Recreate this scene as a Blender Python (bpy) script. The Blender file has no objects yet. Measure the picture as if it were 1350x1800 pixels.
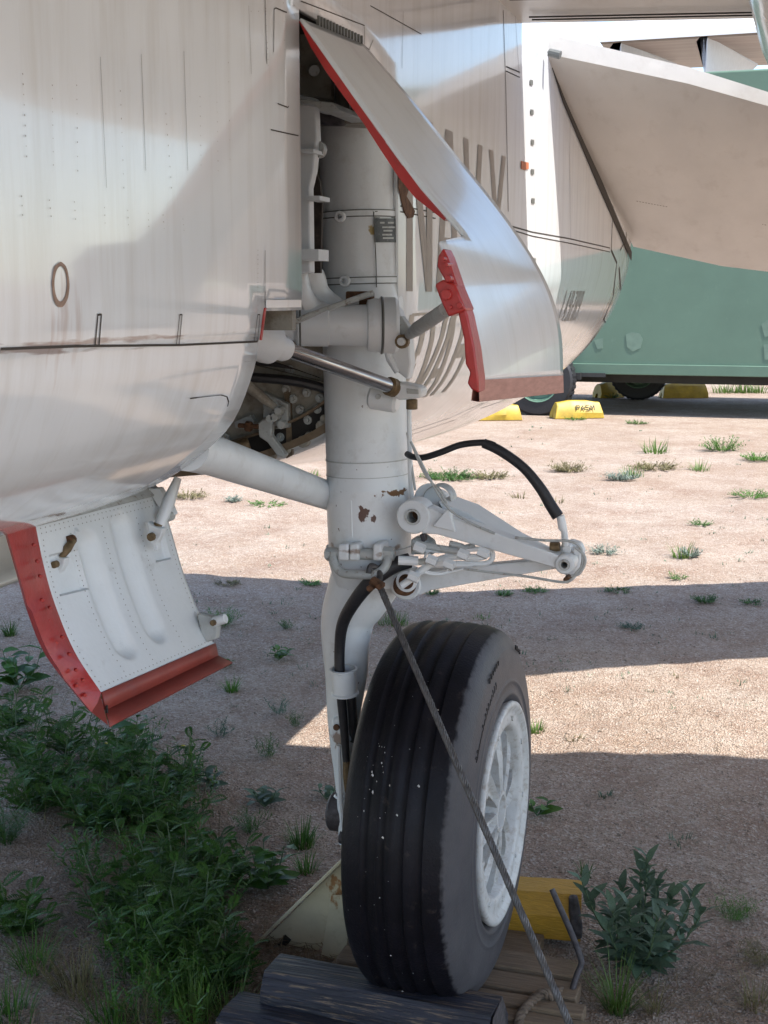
import bpy, math, random
import numpy as np
from mathutils import Vector, Matrix, noise
from mathutils.bvhtree import BVHTree
S = bpy.context.scene
COL = S.collection
random.seed(7); rng = np.random.default_rng(7)
R = math.radians

# ------------------------------------------------------------------ camera
CAM = Vector((.80, -3.0, 1.76)); YAW = R(17.7); PIT = R(9.3); FPX = 2300.0
cd = bpy.data.cameras.new('camera'); cam = bpy.data.objects.new('camera', cd); COL.objects.link(cam)
cam.location = CAM; cam.rotation_euler = (R(90) - PIT, 0, YAW)
cd.sensor_fit = 'VERTICAL'; cd.sensor_height = 36.0; cd.lens = 36.0 * FPX / 1800.0
cd.clip_start = .05; cd.clip_end = 2000
S.camera = cam
# ------------------------------------------------------------------ world, sun
SUN = Vector((.59, -.12, 1.0)).normalized()
W = bpy.data.worlds.new('World'); S.world = W; W.use_nodes = True
nt = W.node_tree; bg = nt.nodes['Background']
sky = nt.nodes.new('ShaderNodeTexSky'); sky.sky_type = 'NISHITA'; sky.sun_disc = False
sky.sun_elevation = math.asin(SUN.z); sky.sun_rotation = math.atan2(SUN.x, SUN.y)
sky.dust_density = .9; sky.ozone_density = 1.0; sky.air_density = 1.0
nt.links.new(sky.outputs[0], bg.inputs[0]); bg.inputs[1].default_value = .15
sl = bpy.data.lights.new('sun', 'SUN'); sl.energy = 4.1; sl.angle = R(.55); sl.color = (1, .955, .89)
so = bpy.data.objects.new('sun', sl); COL.objects.link(so)
so.rotation_euler = SUN.to_track_quat('Z', 'Y').to_euler()
S.view_settings.view_transform = 'Standard'; S.view_settings.look = 'None'
S.view_settings.exposure = 1.32; S.view_settings.gamma = 1.0; S.view_settings.use_curve_mapping = False
S.render.engine = 'CYCLES'; S.cycles.max_bounces = 8; S.cycles.diffuse_bounces = 5

# ------------------------------------------------------------------ helpers
_f = Vector((-math.sin(YAW) * math.cos(PIT), math.cos(YAW) * math.cos(PIT), -math.sin(PIT)))
_r = Vector((math.cos(YAW), math.sin(YAW), 0)); _u = _r.cross(_f)
def ray(px, py): return _f + (px - 675) / FPX * _r - (py - 900) / FPX * _u
def at(px, py, ax, v):                     # measuring aid: a sight line of the photograph met with a plane of the place
    d = ray(px, py); return CAM + d * ((v - CAM[ax]) / d[ax])
def AX(px, py, x): return at(px, py, 0, x)
def AY(px, py, y): return at(px, py, 1, y)
def AZ(px, py, z=0.0): return at(px, py, 2, z)
V = Vector
class MB:
    def __init__(s): s.v = []; s.f = []
    def add(s, vs, fs):
        b = len(s.v); s.v += [tuple(p) for p in vs]; s.f += [tuple(i + b for i in f) for f in fs]; return s
    def box(s, c, size, M=None):
        c = V(c); h = V(size) / 2; vs = []
        for z in (-1, 1):
            for y in (-1, 1):
                for x in (-1, 1):
                    p = V((x * h.x, y * h.y, z * h.z)); vs.append(c + (M @ p if M else p))
        return s.add(vs, [(0, 2, 3, 1), (4, 5, 7, 6), (0, 1, 5, 4), (2, 6, 7, 3), (0, 4, 6, 2), (1, 3, 7, 5)])
    def prism(s, pts, ext):
        ext = V(ext); pts = [V(p) for p in pts]; n = len(pts)
        vs = pts + [p + ext for p in pts]
        return s.add(vs, [tuple(range(n))[::-1], tuple(range(n, 2 * n))] + [(i, (i + 1) % n, (i + 1) % n + n, i + n) for i in range(n)])
    def loft(s, rings, closed=True, caps=True):
        n = len(rings[0]); vs = [p for r in rings for p in r]; fs = []
        for k in range(len(rings) - 1):
            for i in range(n if closed else n - 1):
                j = (i + 1) % n; fs.append((k * n + i, k * n + j, (k + 1) * n + j, (k + 1) * n + i))
        if caps and closed: fs += [tuple(range(n))[::-1], tuple(range((len(rings) - 1) * n, len(rings) * n))]
        return s.add(vs, fs)
    def tube(s, pts, rad, seg=10, smooth=0, flat=1.0, caps=True, up=None):
        pts = [V(p) for p in pts]
        if not hasattr(rad, '__len__'): rad = [rad] * len(pts)
        if smooth: pts, rad = catmull(pts, smooth, list(rad))
        rings = []; n = None
        for i, p in enumerate(pts):
            t = (pts[min(i + 1, len(pts) - 1)] - pts[max(i - 1, 0)]).normalized()
            if n is None:
                n = V(up) if up else (V((0, 0, 1)) if abs(t.z) < .9 else V((0, 1, 0)))
            n = (n - t * n.dot(t)).normalized(); b = t.cross(n)
            rings.append([p + (n * math.cos(a) * flat + b * math.sin(a)) * rad[i] for a in [2 * math.pi * k / seg for k in range(seg)]])
        return s.loft(rings, True, caps)
    def lathe(s, c, axis, prof, seg=24, a0=0, a1=2 * math.pi, ref=None):   # prof: (distance along axis, radius)
        c = V(c); ax = V(axis).normalized()
        n = V(ref) if ref else (V((0, 0, 1)) if abs(ax.z) < .9 else V((0, 1, 0)))
        n = (n - ax * n.dot(ax)).normalized(); b = ax.cross(n); full = abs(a1 - a0 - 2 * math.pi) < 1e-6
        m = seg if full else seg + 1
        rings = [[c + ax * t + (n * math.cos(a0 + (a1 - a0) * k / seg) + b * math.sin(a0 + (a1 - a0) * k / seg)) * max(r, 1e-5) for k in range(m)] for t, r in prof]
        return s.loft(rings, full, False)
    def cyl(s, p0, p1, r, seg=16, bev=.0):
        p0 = V(p0); p1 = V(p1); L = (p1 - p0).length; b = bev or min(r, L) * .12
        return s.lathe(p0, p1 - p0, [(0, 0), (0, r - b), (b, r), (L - b, r), (L, r - b), (L, 0)], seg)
    def build(s, name, mat, parent=None, angle=35, bevel=0, solid=0, label=None, world=None):
        me = bpy.data.meshes.new(name); me.from_pydata(s.v, [], s.f); me.validate()
        return mk(name, me, mat, parent, angle, bevel, solid, label)
def rootloc(p):
    while p.parent: p = p.parent
    return p.location.copy()
def mk(name, me, mat, parent=None, angle=35, bevel=0, solid=0, label=None):
    me.materials.append(mat)
    me.polygons.foreach_set('use_smooth', [True] * len(me.polygons)); me.set_sharp_from_angle(angle=R(angle))
    o = bpy.data.objects.new(name, me); COL.objects.link(o)
    if parent:
        o.parent = parent
        if parent.parent is None and parent.type == 'EMPTY': o.location = -parent.location
    if label: o['label'] = label
    if bevel:
        m = o.modifiers.new('bevel', 'BEVEL'); m.width = bevel; m.segments = 2; m.limit_method = 'ANGLE'; m.angle_limit = R(40)
    if solid:
        m = o.modifiers.new('solid', 'SOLIDIFY'); m.thickness = abs(solid); m.offset = -1 if solid > 0 else 1
    return o
def catmull(P, k, Rr=None):
    out = []; ro = []; n = len(P)
    for i in range(n - 1):
        a, b, c, d = P[max(i - 1, 0)], P[i], P[i + 1], P[min(i + 2, n - 1)]
        for j in range(k):
            t = j / k
            out.append(.5 * ((2 * b) + (c - a) * t + (2 * a - 5 * b + 4 * c - d) * t * t + (3 * b - a - 3 * c + d) * t ** 3))
            if Rr: ro.append(Rr[i] * (1 - t) + Rr[i + 1] * t)
    out.append(P[-1])
    if Rr: ro.append(Rr[-1]); return out, ro
    return out
def thing(name, label, cat, loc=(0, 0, 0), group=None):
    o = bpy.data.objects.new(name, None); COL.objects.link(o); o.location = loc; o.empty_display_size = .1
    o['label'] = label; o['category'] = cat
    if group: o['group'] = group
    return o
def tag(o, label, cat=None, group=None, kind=None):
    if label: o['label'] = label
    if cat: o['category'] = cat
    if group: o['group'] = group
    if kind: o['kind'] = kind
    return o
def PP(pts, y, th=.02): return [AY(px, py, y) for px, py in pts], V((0, th, 0))

# ------------------------------------------------------------------ materials
def mat(name, col, rough=.5, metal=0, var=.12, scale=6, bump=0, bscale=60, spec=.5, col2=None, stretch=None, coat=0, dirt=0, dirtcol=(.16, .11, .075), th=(.55, .75), transl=0, objvar=0):
    m = bpy.data.materials.new(name); m.use_nodes = True; t = m.node_tree; N = t.nodes; L = t.links; b = N['Principled BSDF']
    tc = N.new('ShaderNodeTexCoord'); src = tc.outputs['Object']
    if stretch:
        mp = N.new('ShaderNodeMapping'); mp.inputs['Scale'].default_value = stretch; L.new(src, mp.inputs[0]); vs = mp.outputs[0]
    else: vs = src
    n1 = N.new('ShaderNodeTexNoise'); n1.inputs['Scale'].default_value = scale; n1.inputs['Detail'].default_value = 8; n1.inputs['Roughness'].default_value = .6; L.new(vs, n1.inputs['Vector'])
    r1 = N.new('ShaderNodeMapRange'); r1.inputs[1].default_value = .3; r1.inputs[2].default_value = .7; L.new(n1.outputs['Fac'], r1.inputs[0])
    mx = N.new('ShaderNodeMix'); mx.data_type = 'RGBA'
    c2 = col2 or tuple(c * (1 - 2 * var) for c in col)
    mx.inputs[6].default_value = (*col, 1); mx.inputs[7].default_value = (*c2, 1); L.new(r1.outputs[0], mx.inputs[0]); out = mx.outputs[2]
    if dirt:
        n2 = N.new('ShaderNodeTexNoise'); n2.inputs['Scale'].default_value = scale * 2.3; n2.inputs['Detail'].default_value = 10; n2.inputs['Roughness'].default_value = .68; L.new(vs, n2.inputs['Vector'])
        r2 = N.new('ShaderNodeMapRange'); r2.inputs[1].default_value = th[0]; r2.inputs[2].default_value = th[1]; r2.inputs[4].default_value = dirt; L.new(n2.outputs['Fac'], r2.inputs[0])
        m2 = N.new('ShaderNodeMix'); m2.data_type = 'RGBA'; m2.inputs[7].default_value = (*dirtcol, 1); L.new(r2.outputs[0], m2.inputs[0]); L.new(out, m2.inputs[6]); out = m2.outputs[2]
    if objvar:
        oi = N.new('ShaderNodeObjectInfo'); rr = N.new('ShaderNodeMapRange'); rr.inputs[3].default_value = 1 - objvar; rr.inputs[4].default_value = 1 + objvar; L.new(oi.outputs['Random'], rr.inputs[0])
        hs = N.new('ShaderNodeHueSaturation'); L.new(rr.outputs[0], hs.inputs['Value']); L.new(out, hs.inputs['Color']); out = hs.outputs[0]
    L.new(out, b.inputs['Base Color'])
    rg = N.new('ShaderNodeMapRange'); rg.inputs[3].default_value = max(rough - .1, .03); rg.inputs[4].default_value = min(rough + .12, 1); L.new(n1.outputs['Fac'], rg.inputs[0]); L.new(rg.outputs[0], b.inputs['Roughness'])
    b.inputs['Metallic'].default_value = metal; b.inputs['Specular IOR Level'].default_value = spec
    if coat: b.inputs['Coat Weight'].default_value = coat; b.inputs['Coat Roughness'].default_value = .06
    if bump:
        n3 = N.new('ShaderNodeTexNoise'); n3.inputs['Scale'].default_value = bscale; n3.inputs['Detail'].default_value = 6; L.new(vs, n3.inputs['Vector'])
        bp = N.new('ShaderNodeBump'); bp.inputs['Strength'].default_value = 1; bp.inputs['Distance'].default_value = bump; L.new(n3.outputs['Fac'], bp.inputs['Height']); L.new(bp.outputs[0], b.inputs['Normal'])
    if transl:
        tr = N.new('ShaderNodeBsdfTranslucent'); L.new(out, tr.inputs[0]); ms = N.new('ShaderNodeMixShader'); ms.inputs[0].default_value = transl
        L.new(b.outputs[0], ms.inputs[1]); L.new(tr.outputs[0], ms.inputs[2]); L.new(ms.outputs[0], N['Material Output'].inputs[0])
    return m
def rust_zone(m, centre, size, amount=1.0, col=(.17, .075, .04), stretch=(30, 30, 6), th=(.45, .62)):
    """adds a patch of rust with a shape of its own round a point of the surface"""
    t = m.node_tree; N = t.nodes; L = t.links; b = N['Principled BSDF']; lk = b.inputs['Base Color'].links[0]; old = lk.from_socket
    tc = N.new('ShaderNodeTexCoord')
    sb = N.new('ShaderNodeVectorMath'); sb.operation = 'SUBTRACT'; sb.inputs[1].default_value = centre; L.new(tc.outputs['Object'], sb.inputs[0])
    dv = N.new('ShaderNodeVectorMath'); dv.operation = 'DIVIDE'; dv.inputs[1].default_value = size; L.new(sb.outputs[0], dv.inputs[0])
    ln = N.new('ShaderNodeVectorMath'); ln.operation = 'LENGTH'; L.new(dv.outputs[0], ln.inputs[0])
    mp = N.new('ShaderNodeMapping'); mp.inputs['Scale'].default_value = stretch; L.new(tc.outputs['Object'], mp.inputs[0])
    no = N.new('ShaderNodeTexNoise'); no.inputs['Scale'].default_value = 1; no.inputs['Detail'].default_value = 8; L.new(mp.outputs[0], no.inputs['Vector'])
    md = N.new('ShaderNodeMath'); md.operation = 'MULTIPLY_ADD'; md.inputs[1].default_value = -.28; md.inputs[2].default_value = .18; L.new(ln.outputs['Value'], md.inputs[0])
    ad = N.new('ShaderNodeMath'); ad.operation = 'ADD'; L.new(md.outputs[0], ad.inputs[0]); L.new(no.outputs['Fac'], ad.inputs[1])
    mr = N.new('ShaderNodeMapRange'); mr.inputs[1].default_value = th[0]; mr.inputs[2].default_value = th[1]; mr.inputs[4].default_value = amount; L.new(ad.outputs[0], mr.inputs[0])
    mx = N.new('ShaderNodeMix'); mx.data_type = 'RGBA'; mx.inputs[7].default_value = (*col, 1); L.new(mr.outputs[0], mx.inputs[0]); L.new(old, mx.inputs[6]); L.new(mx.outputs[2], b.inputs['Base Color'])

M = {}
M['skin'] = mat('skin_paint', (.735, .765, .785), .10, var=.03, scale=3, stretch=(1, 3, .25), bump=.0007, bscale=4, coat=.45, dirt=.42, dirtcol=(.46, .43, .38), th=(.48, .78))
M['belly'] = mat('wing_paint', (.66, .63, .585), .32, var=.05, scale=5, stretch=(1, .3, 1), bump=.001, bscale=25, dirt=.3, dirtcol=(.34, .28, .22))
M['white'] = mat('gear_paint', (.73, .76, .775), .38, var=.04, scale=9, bump=.0006, bscale=90, dirt=.45, dirtcol=(.30, .28, .25), th=(.60, .82))
M['strut'] = mat('strut_paint', (.73, .76, .775), .36, var=.06, scale=8, bump=.0007, bscale=50, dirt=.5, dirtcol=(.36, .33, .29), th=(.54, .80))
M['fitting'] = mat('fitting_paint', (.46, .48, .47), .45, var=.1, scale=30, bump=.001, bscale=120, dirt=.9, dirtcol=(.17, .12, .08), th=(.55, .7))
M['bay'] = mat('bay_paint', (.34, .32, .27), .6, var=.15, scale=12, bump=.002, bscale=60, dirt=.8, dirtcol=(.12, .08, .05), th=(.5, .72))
M['dark'] = mat('dark_interior', (.02, .017, .015), .7)  # near-black stands in for the shade inside bays, recesses and slots
M['tan'] = mat('tan_seal', (.22, .16, .10), .7, var=.25, scale=25, bump=.002, bscale=60, dirt=.8)
M['line'] = mat('panel_gap', (.06, .052, .045), .8)
M['rivet'] = mat('rivet_head', (.30, .28, .25), .5)
M['rust'] = mat('rusty_metal', (.16, .075, .035), .85, var=.35, scale=60, bump=.002, bscale=200, dirt=.6, dirtcol=(.05, .03, .02))
M['rustring'] = mat('rust_stained_paint', (.33, .22, .165), .6, var=.2, scale=60)
M['ochre'] = mat('corroded_brass', (.22, .15, .075), .55, metal=.3, var=.3, scale=80, dirt=.7)
M['red'] = mat('red_paint', (.42, .022, .02), .36, var=.12, scale=20, bump=.0008, bscale=120, dirt=.5, dirtcol=(.12, .02, .015), coat=.15)
M['salmon'] = mat('faded_red_paint', (.46, .20, .15), .5, var=.12, scale=25, stretch=(1, 1, 6), dirt=.4, dirtcol=(.28, .07, .055))
M['redfade'] = mat('weathered_red_paint', (.33, .065, .05), .45, var=.15, scale=8, dirt=.5, dirtcol=(.20, .075, .08))
M['letter'] = mat('grey_lettering', (.27, .235, .205), .35, var=.08, scale=20, dirt=.3, dirtcol=(.4, .37, .33))
M['letter2'] = mat('worn_grey_lettering', (.36, .325, .27), .4, var=.14, scale=30, dirt=.7, dirtcol=(.52, .49, .44))
M['number'] = mat('dark_number', (.13, .135, .125), .4)
M['orange'] = mat('orange_mark', (.5, .16, .07), .6)
M['chrome'] = mat('polished_steel', (.42, .40, .39), .2, metal=1, var=.15, scale=8, stretch=(1, 1, 8))
M['hose'] = mat('black_hose', (.022, .022, .026), .5, var=.2, scale=40, bump=.001, bscale=150)
M['rubber'] = mat('tyre_rubber', (.0085, .008, .0125), .48, var=.3, scale=14, bump=.0010, bscale=180, spec=.2, dirt=.35, dirtcol=(.11, .085, .07), th=(.60, .75))
M['sidewall'] = mat('tyre_sidewall', (.075, .075, .085), .62, var=.25, scale=9, bump=.0012, bscale=160, dirt=.5, dirtcol=(.15, .14, .14), th=(.5, .75))
t = M['rubber'].node_tree; N = t.nodes; L = t.links; b = N['Principled BSDF']; old = b.inputs['Base Color'].links[0].from_socket   # dusty grey sidewall with a ragged edge
tc = N.new('ShaderNodeTexCoord'); sx = N.new('ShaderNodeSeparateXYZ'); L.new(tc.outputs['Object'], sx.inputs[0])
nz = N.new('ShaderNodeTexNoise'); nz.inputs['Scale'].default_value = 55; nz.inputs['Detail'].default_value = 8; L.new(tc.outputs['Object'], nz.inputs['Vector'])
ma = N.new('ShaderNodeMath'); ma.operation = 'MULTIPLY_ADD'; ma.inputs[1].default_value = .022; L.new(nz.outputs['Fac'], ma.inputs[0]); L.new(sx.outputs[0], ma.inputs[2])
mr = N.new('ShaderNodeMapRange'); mr.inputs[1].default_value = .119; mr.inputs[2].default_value = .128; L.new(ma.outputs[0], mr.inputs[0])
n5 = N.new('ShaderNodeTexNoise'); n5.inputs['Scale'].default_value = 9; n5.inputs['Detail'].default_value = 9; n5.inputs['Roughness'].default_value = .7; L.new(tc.outputs['Object'], n5.inputs['Vector'])
cr = N.new('ShaderNodeMix'); cr.data_type = 'RGBA'; cr.inputs[6].default_value = (.045, .045, .052, 1); cr.inputs[7].default_value = (.115, .112, .118, 1); L.new(n5.outputs['Fac'], cr.inputs[0])
mx = N.new('ShaderNodeMix'); mx.data_type = 'RGBA'; L.new(mr.outputs[0], mx.inputs[0]); L.new(old, mx.inputs[6]); L.new(cr.outputs[2], mx.inputs[7]); L.new(mx.outputs[2], b.inputs['Base Color'])
M['rim'] = mat('rim_paint', (.60, .61, .60), .45, var=.1, scale=22, bump=.0008, bscale=120, dirt=.8, dirtcol=(.30, .25, .20), th=(.50, .70))
M['brake'] = mat('dark_dirty_brake', (.05, .038, .03), .75, var=.3, scale=40, dirt=.7)  # near-black brown, so the gaps between the spokes read dark
M['plate'] = mat('data_plate', (.085, .095, .10), .45, var=.3, scale=60, dirt=.5, dirtcol=(.3, .32, .3))
M['cable'] = mat('galvanised_wire', (.14, .135, .135), .5, metal=.6, var=.25, scale=60, dirt=.7, dirtcol=(.09, .055, .035))
M['iron'] = mat('old_iron', (.10, .09, .095), .6, metal=.4, var=.3, scale=60, bump=.001, bscale=200)
M['navyblue'] = mat('weathered_blue_paint', (.030, .031, .047), .55, var=.35, scale=3, stretch=(1.2, 22, 22), bump=.006, bscale=6, dirt=.9, dirtcol=(.17, .12, .08), th=(.55, .63))
M['endgrain'] = mat('weathered_end_grain', (.10, .085, .085), .8, var=.35, scale=50, bump=.003, bscale=120)
M['yellowood'] = mat('yellow_painted_wood', (.54, .29, .022), .5, var=.15, scale=12, stretch=(1.5, 14, 14), bump=.003, bscale=20, dirt=.9, dirtcol=(.13, .09, .05), th=(.62, .7))
M['plank'] = mat('weathered_plank', (.23, .165, .105), .8, var=.2, scale=9, stretch=(1.6, 16, 16), bump=.004, bscale=20, dirt=.6, dirtcol=(.09, .06, .035))
M['cream'] = mat('cream_painted_steel', (.60, .53, .36), .5, var=.12, scale=9, bump=.001, bscale=60, dirt=.5, dirtcol=(.24, .19, .11), th=(.55, .72))
M['rope'] = mat('old_rope', (.19, .14, .10), .9, var=.3, scale=60, bump=.003, bscale=200)
M['green'] = mat('green_paint', (.105, .175, .125), .5, var=.06, scale=2.5, dirt=.25, dirtcol=(.22, .32, .25), th=(.6, .85))
M['patch'] = mat('pale_patch', (.15, .225, .17), .6)
M['yellow'] = mat('yellow_chock_paint', (.50, .33, .03), .5, var=.2, scale=6, dirt=.7, dirtcol=(.25, .16, .04))
M['black'] = mat('black_paint', (.03, .03, .03), .5)
M['truckrim'] = mat('green_wheel_paint', (.12, .22, .15), .5)
M['grey'] = mat('far_airframe_grey', (.42, .45, .50), .45, var=.04)
M['farwhite'] = mat('far_airframe_white', (.78, .80, .80), .4, var=.03)
M['farbelly'] = mat('far_wing_underside', (.25, .215, .19), .5, var=.15, scale=2, stretch=(.2, 3, 1), dirt=.5)
M['leaf'] = mat('weed_leaf', (.080, .190, .025), .5, var=.25, scale=12, transl=.3, objvar=.28)
M['leafdark'] = mat('dark_weed_leaf', (.062, .165, .022), .5, var=.25, scale=12, transl=.3, objvar=.28)
M['sage'] = mat('grey_green_leaf', (.095, .16, .095), .6, var=.22, scale=14, transl=.2, objvar=.25)
M['silver'] = mat('silvery_leaf', (.20, .25, .20), .6, var=.2, scale=14, transl=.2)
M['grass'] = mat('green_grass', (.13, .23, .045), .5, var=.25, scale=12, transl=.3, objvar=.2)
M['dry'] = mat('dry_grass', (.23, .20, .09), .7, var=.3, scale=12, transl=.25)
M['straw'] = mat('straw', (.26, .19, .12), .8, var=.3, scale=10)
M['stem'] = mat('green_stem', (.10, .15, .07), .6)
M['flower'] = mat('yellow_flower', (.6, .5, .03), .6)

# ground material
g = bpy.data.materials.new('desert_ground'); g.use_nodes = True; t = g.node_tree; N = t.nodes; L = t.links; b = N['Principled BSDF']
tc = N.new('ShaderNodeTexCoord')
def NZ(sc, det=8, rough=.6):
    n = N.new('ShaderNodeTexNoise'); n.inputs['Scale'].default_value = sc; n.inputs['Detail'].default_value = det; n.inputs['Roughness'].default_value = rough; L.new(tc.outputs['Object'], n.inputs['Vector']); return n
def MIX(f, a, bcol, lo=.4, hi=.6, amt=1.0):
    mr = N.new('ShaderNodeMapRange'); mr.inputs[1].default_value = lo; mr.inputs[2].default_value = hi; mr.inputs[4].default_value = amt; L.new(f, mr.inputs[0])
    mx = N.new('ShaderNodeMix'); mx.data_type = 'RGBA'; L.new(mr.outputs[0], mx.inputs[0])
    if isinstance(a, tuple): mx.inputs[6].default_value = (*a, 1)
    else: L.new(a, mx.inputs[6])
    mx.inputs[7].default_value = (*bcol, 1); return mx.outputs[2]
c = MIX(NZ(.7, 5).outputs['Fac'], (.48, .395, .325), (.365, .265, .195), .35, .65)
c = MIX(NZ(3.0, 8, .7).outputs['Fac'], c, (.54, .46, .40), .5, .75, .7)
c = MIX(NZ(1.7, 9, .75).outputs['Fac'], c, (.25, .15, .105), .46, .68, .75)
c = MIX(NZ(14, 8, .75).outputs['Fac'], c, (.25, .165, .12), .48, .68, .65)
vo = N.new('ShaderNodeTexVoronoi'); vo.inputs['Scale'].default_value = 120; L.new(tc.outputs['Object'], vo.inputs['Vector'])
sp = N.new('ShaderNodeSeparateColor'); L.new(vo.outputs['Color'], sp.inputs[0])
c = MIX(sp.outputs[0], c, (.24, .17, .125), .62, .8, .6)
c = MIX(sp.outputs[1], c, (.57, .50, .43), .72, .9, .6)
c = MIX(NZ(70, 8, .7).outputs['Fac'], c, (.17, .11, .085), .54, .68, .65)
L.new(c, b.inputs['Base Color']); b.inputs['Roughness'].default_value = .95; b.inputs['Specular IOR Level'].default_value = .15
md = N.new('ShaderNodeMath'); md.operation = 'ADD'
m1 = N.new('ShaderNodeMath'); m1.operation = 'MULTIPLY'; m1.inputs[1].default_value = .8; L.new(vo.outputs['Distance'], m1.inputs[0])
L.new(m1.outputs[0], md.inputs[0]); L.new(NZ(45, 10, .7).outputs['Fac'], md.inputs[1])
bp = N.new('ShaderNodeBump'); bp.inputs['Strength'].default_value = 1; bp.inputs['Distance'].default_value = .015; L.new(md.outputs[0], bp.inputs['Height']); L.new(bp.outputs[0], b.inputs['Normal'])
M['ground'] = g
M['pebble'] = mat('pebbles', (.38, .295, .23), .9, var=.35, scale=25, dirt=.6, dirtcol=(.55, .5, .45))

# ------------------------------------------------------------------ ground
def gz(x, y):
    d = max(0.0, min(1.0, (math.hypot(x, y) - .55) / .8)) if abs(x) < 3 and abs(y) < 3 else 1.0
    far = 1.0 if y < 12 else max(0, 1 - (y - 12) / 3)
    return far * (d * .035 * noise.noise(V((x * .9, y * .9, 3))) + .012 * d * noise.noise(V((x * 3.1, y * 3.1, 7))) + .006 * noise.noise(V((x * 11, y * 11, 1)))) - .004
def axis_vals(lo, hi, step, far):
    a = list(np.arange(lo, hi + 1e-6, step)); s = step; x = hi; b = []
    while x < far: s *= 1.25; x += s; b.append(x)
    s = step; x = lo; c = []
    while x > -far: s *= 1.25; x -= s; c.append(x)
    return c[::-1] + a + b
xs_ = axis_vals(-4.2, 2.6, .035, 900); ys_ = axis_vals(-1.0, 8.0, .035, 900)
gv = [(x, y, gz(x, y) if abs(x) < 14 and -6 < y < 15 else -.004) for y in ys_ for x in xs_]; nx = len(xs_)
gf = [(j * nx + i, j * nx + i + 1, (j + 1) * nx + i + 1, (j + 1) * nx + i) for j in range(len(ys_) - 1) for i in range(nx - 1)]
me = bpy.data.meshes.new('ground'); me.from_pydata(gv, [], gf); tag(mk('ground', me, M['ground'], angle=180), 'pale sandy desert ground with gravel', kind='structure')

# loose gravel and straw
def visible_ground(n, ymax_px=700, power=1.0):
    out = []
    while len(out) < n:
        px = random.uniform(-60, 1410); py = ymax_px + (1900 - ymax_px) * random.random() ** power
        p = AZ(px, py, 0)
        if p.y < 12: out.append(p)
    return out
oct_v = np.array([(1, 0, 0), (-1, 0, 0), (0, 1, 0), (0, -1, 0), (0, 0, 1), (0, 0, -1)], float); oct_f = [(0, 2, 4), (2, 1, 4), (1, 3, 4), (3, 0, 4), (2, 0, 5), (1, 2, 5), (3, 1, 5), (0, 3, 5)]
mb = MB()
for p in visible_ground(26000, 1000):
    s = .0022 + .0045 * random.random() ** 3 + (.006 if random.random() < .012 else 0); a = random.random() * 6.28; ca, sa = math.cos(a), math.sin(a)
    z = gz(p.x, p.y); k = oct_v * np.array([s, s * random.uniform(.6, 1), s * random.uniform(.4, .8)]) * (1 + .3 * (rng.random((6, 3)) - .5))
    mb.add([(p.x + q[0] * ca - q[1] * sa, p.y + q[0] * sa + q[1] * ca, z + s * .25 + q[2]) for q in k], oct_f)
o = mb.build('gravel', M['pebble'], angle=20); tag(o, 'loose gravel scattered over the sandy ground', kind='stuff')
mb = MB()
def straw(p, a, l, w, lift):
    d = V((math.cos(a), math.sin(a), 0)); s = V((-d.y, d.x, 0)) * w; q = [p, p + d * l * .5 + V((0, 0, lift)) + s * random.uniform(-8, 8), p + d * l]
    q[2].z = gz(q[2].x, q[2].y) + .002 + lift * .4
    vs = []
    for i in range(3): vs += [q[i] - s, q[i] + s]
    mb.add(vs, [(0, 1, 3, 2), (2, 3, 5, 4)])
for p in visible_ground(2600, 1050):
    p.z = gz(p.x, p.y) + .003; straw(p, random.gauss(0, .9), random.uniform(.02, .09), .0008, random.uniform(.001, .008))
for i in range(1500):
    c0 = random.choice([(130, 1560, 120), (250, 1560, 90), (150, 1720, 160), (420, 1790, 90), (300, 1480, 70), (1230, 1730, 110), (60, 1600, 90), (470, 1640, 60)])
    p = AZ(random.gauss(c0[0], c0[2]), min(1890, random.gauss(c0[1], c0[2] * .5)), 0); p.z = gz(p.x, p.y) + .003
    straw(p, random.gauss(0, .8), random.uniform(.05, .19), .0011, random.uniform(.004, .03))
tag(mb.build('dry_litter', M['straw']), 'dry straw litter lying on the ground', kind='stuff')

# ------------------------------------------------------------------ aircraft
air = thing('aircraft', 'white grey navy jet with its wheel lowered and bay doors open', 'aircraft', (-.2, 0, 0))
NP = [(-1.2, 3.35), (-.5, 3.25), (-.16, 3.05), (-.10, 2.75), (-.10, 2.5), (-.10, 2.275), (-.10, 2.0), (-.10, 1.737), (-.112, 1.685), (-.122, 1.635), (-.163, 1.543), (-.232, 1.477), (-.325, 1.419), (-.493, 1.357), (-.656, 1.322), (-.9, 1.305), (-1.2, 1.30)]
AP = [(-1.2, 3.2), (-.5, 3.1), (-.17, 2.9), (-.10, 2.7), (-.10, 2.5), (-.10, 2.30), (-.10, 2.12), (-.105, 1.98), (-.125, 1.87), (-.181, 1.71), (-.265, 1.57), (-.355, 1.46), (-.47, 1.355), (-.62, 1.25), (-.827, 1.165), (-1.0, 1.13), (-1.2, 1.12)]
YA = 4.13; YF = -.07
def profile(y):
    k = max(0, min(1, (y - YF) / (YA - YF))); sag = -.075 * math.sin(math.pi * k) ** .8 if 0 < k < 1 else 0
    k2 = k * k * (3 - 2 * k) * .5 + k * .5
    P = []
    for i, (a, b_) in enumerate(zip(NP, AP)):
        w = max(0, min(1, (i - 8) / 5)); P.append(V((a[0] * (1 - k2) + b_[0] * k2, 0, a[1] * (1 - k2) + b_[1] * k2 + sag * w)))
    Q = catmull(P, 4)
    for i in range(len(Q)):
        if 3 * 4 <= i <= 7 * 4 and k2 == 0: Q[i].x = -.10
    return [V((q.x, y, q.z)) for q in Q]
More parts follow.
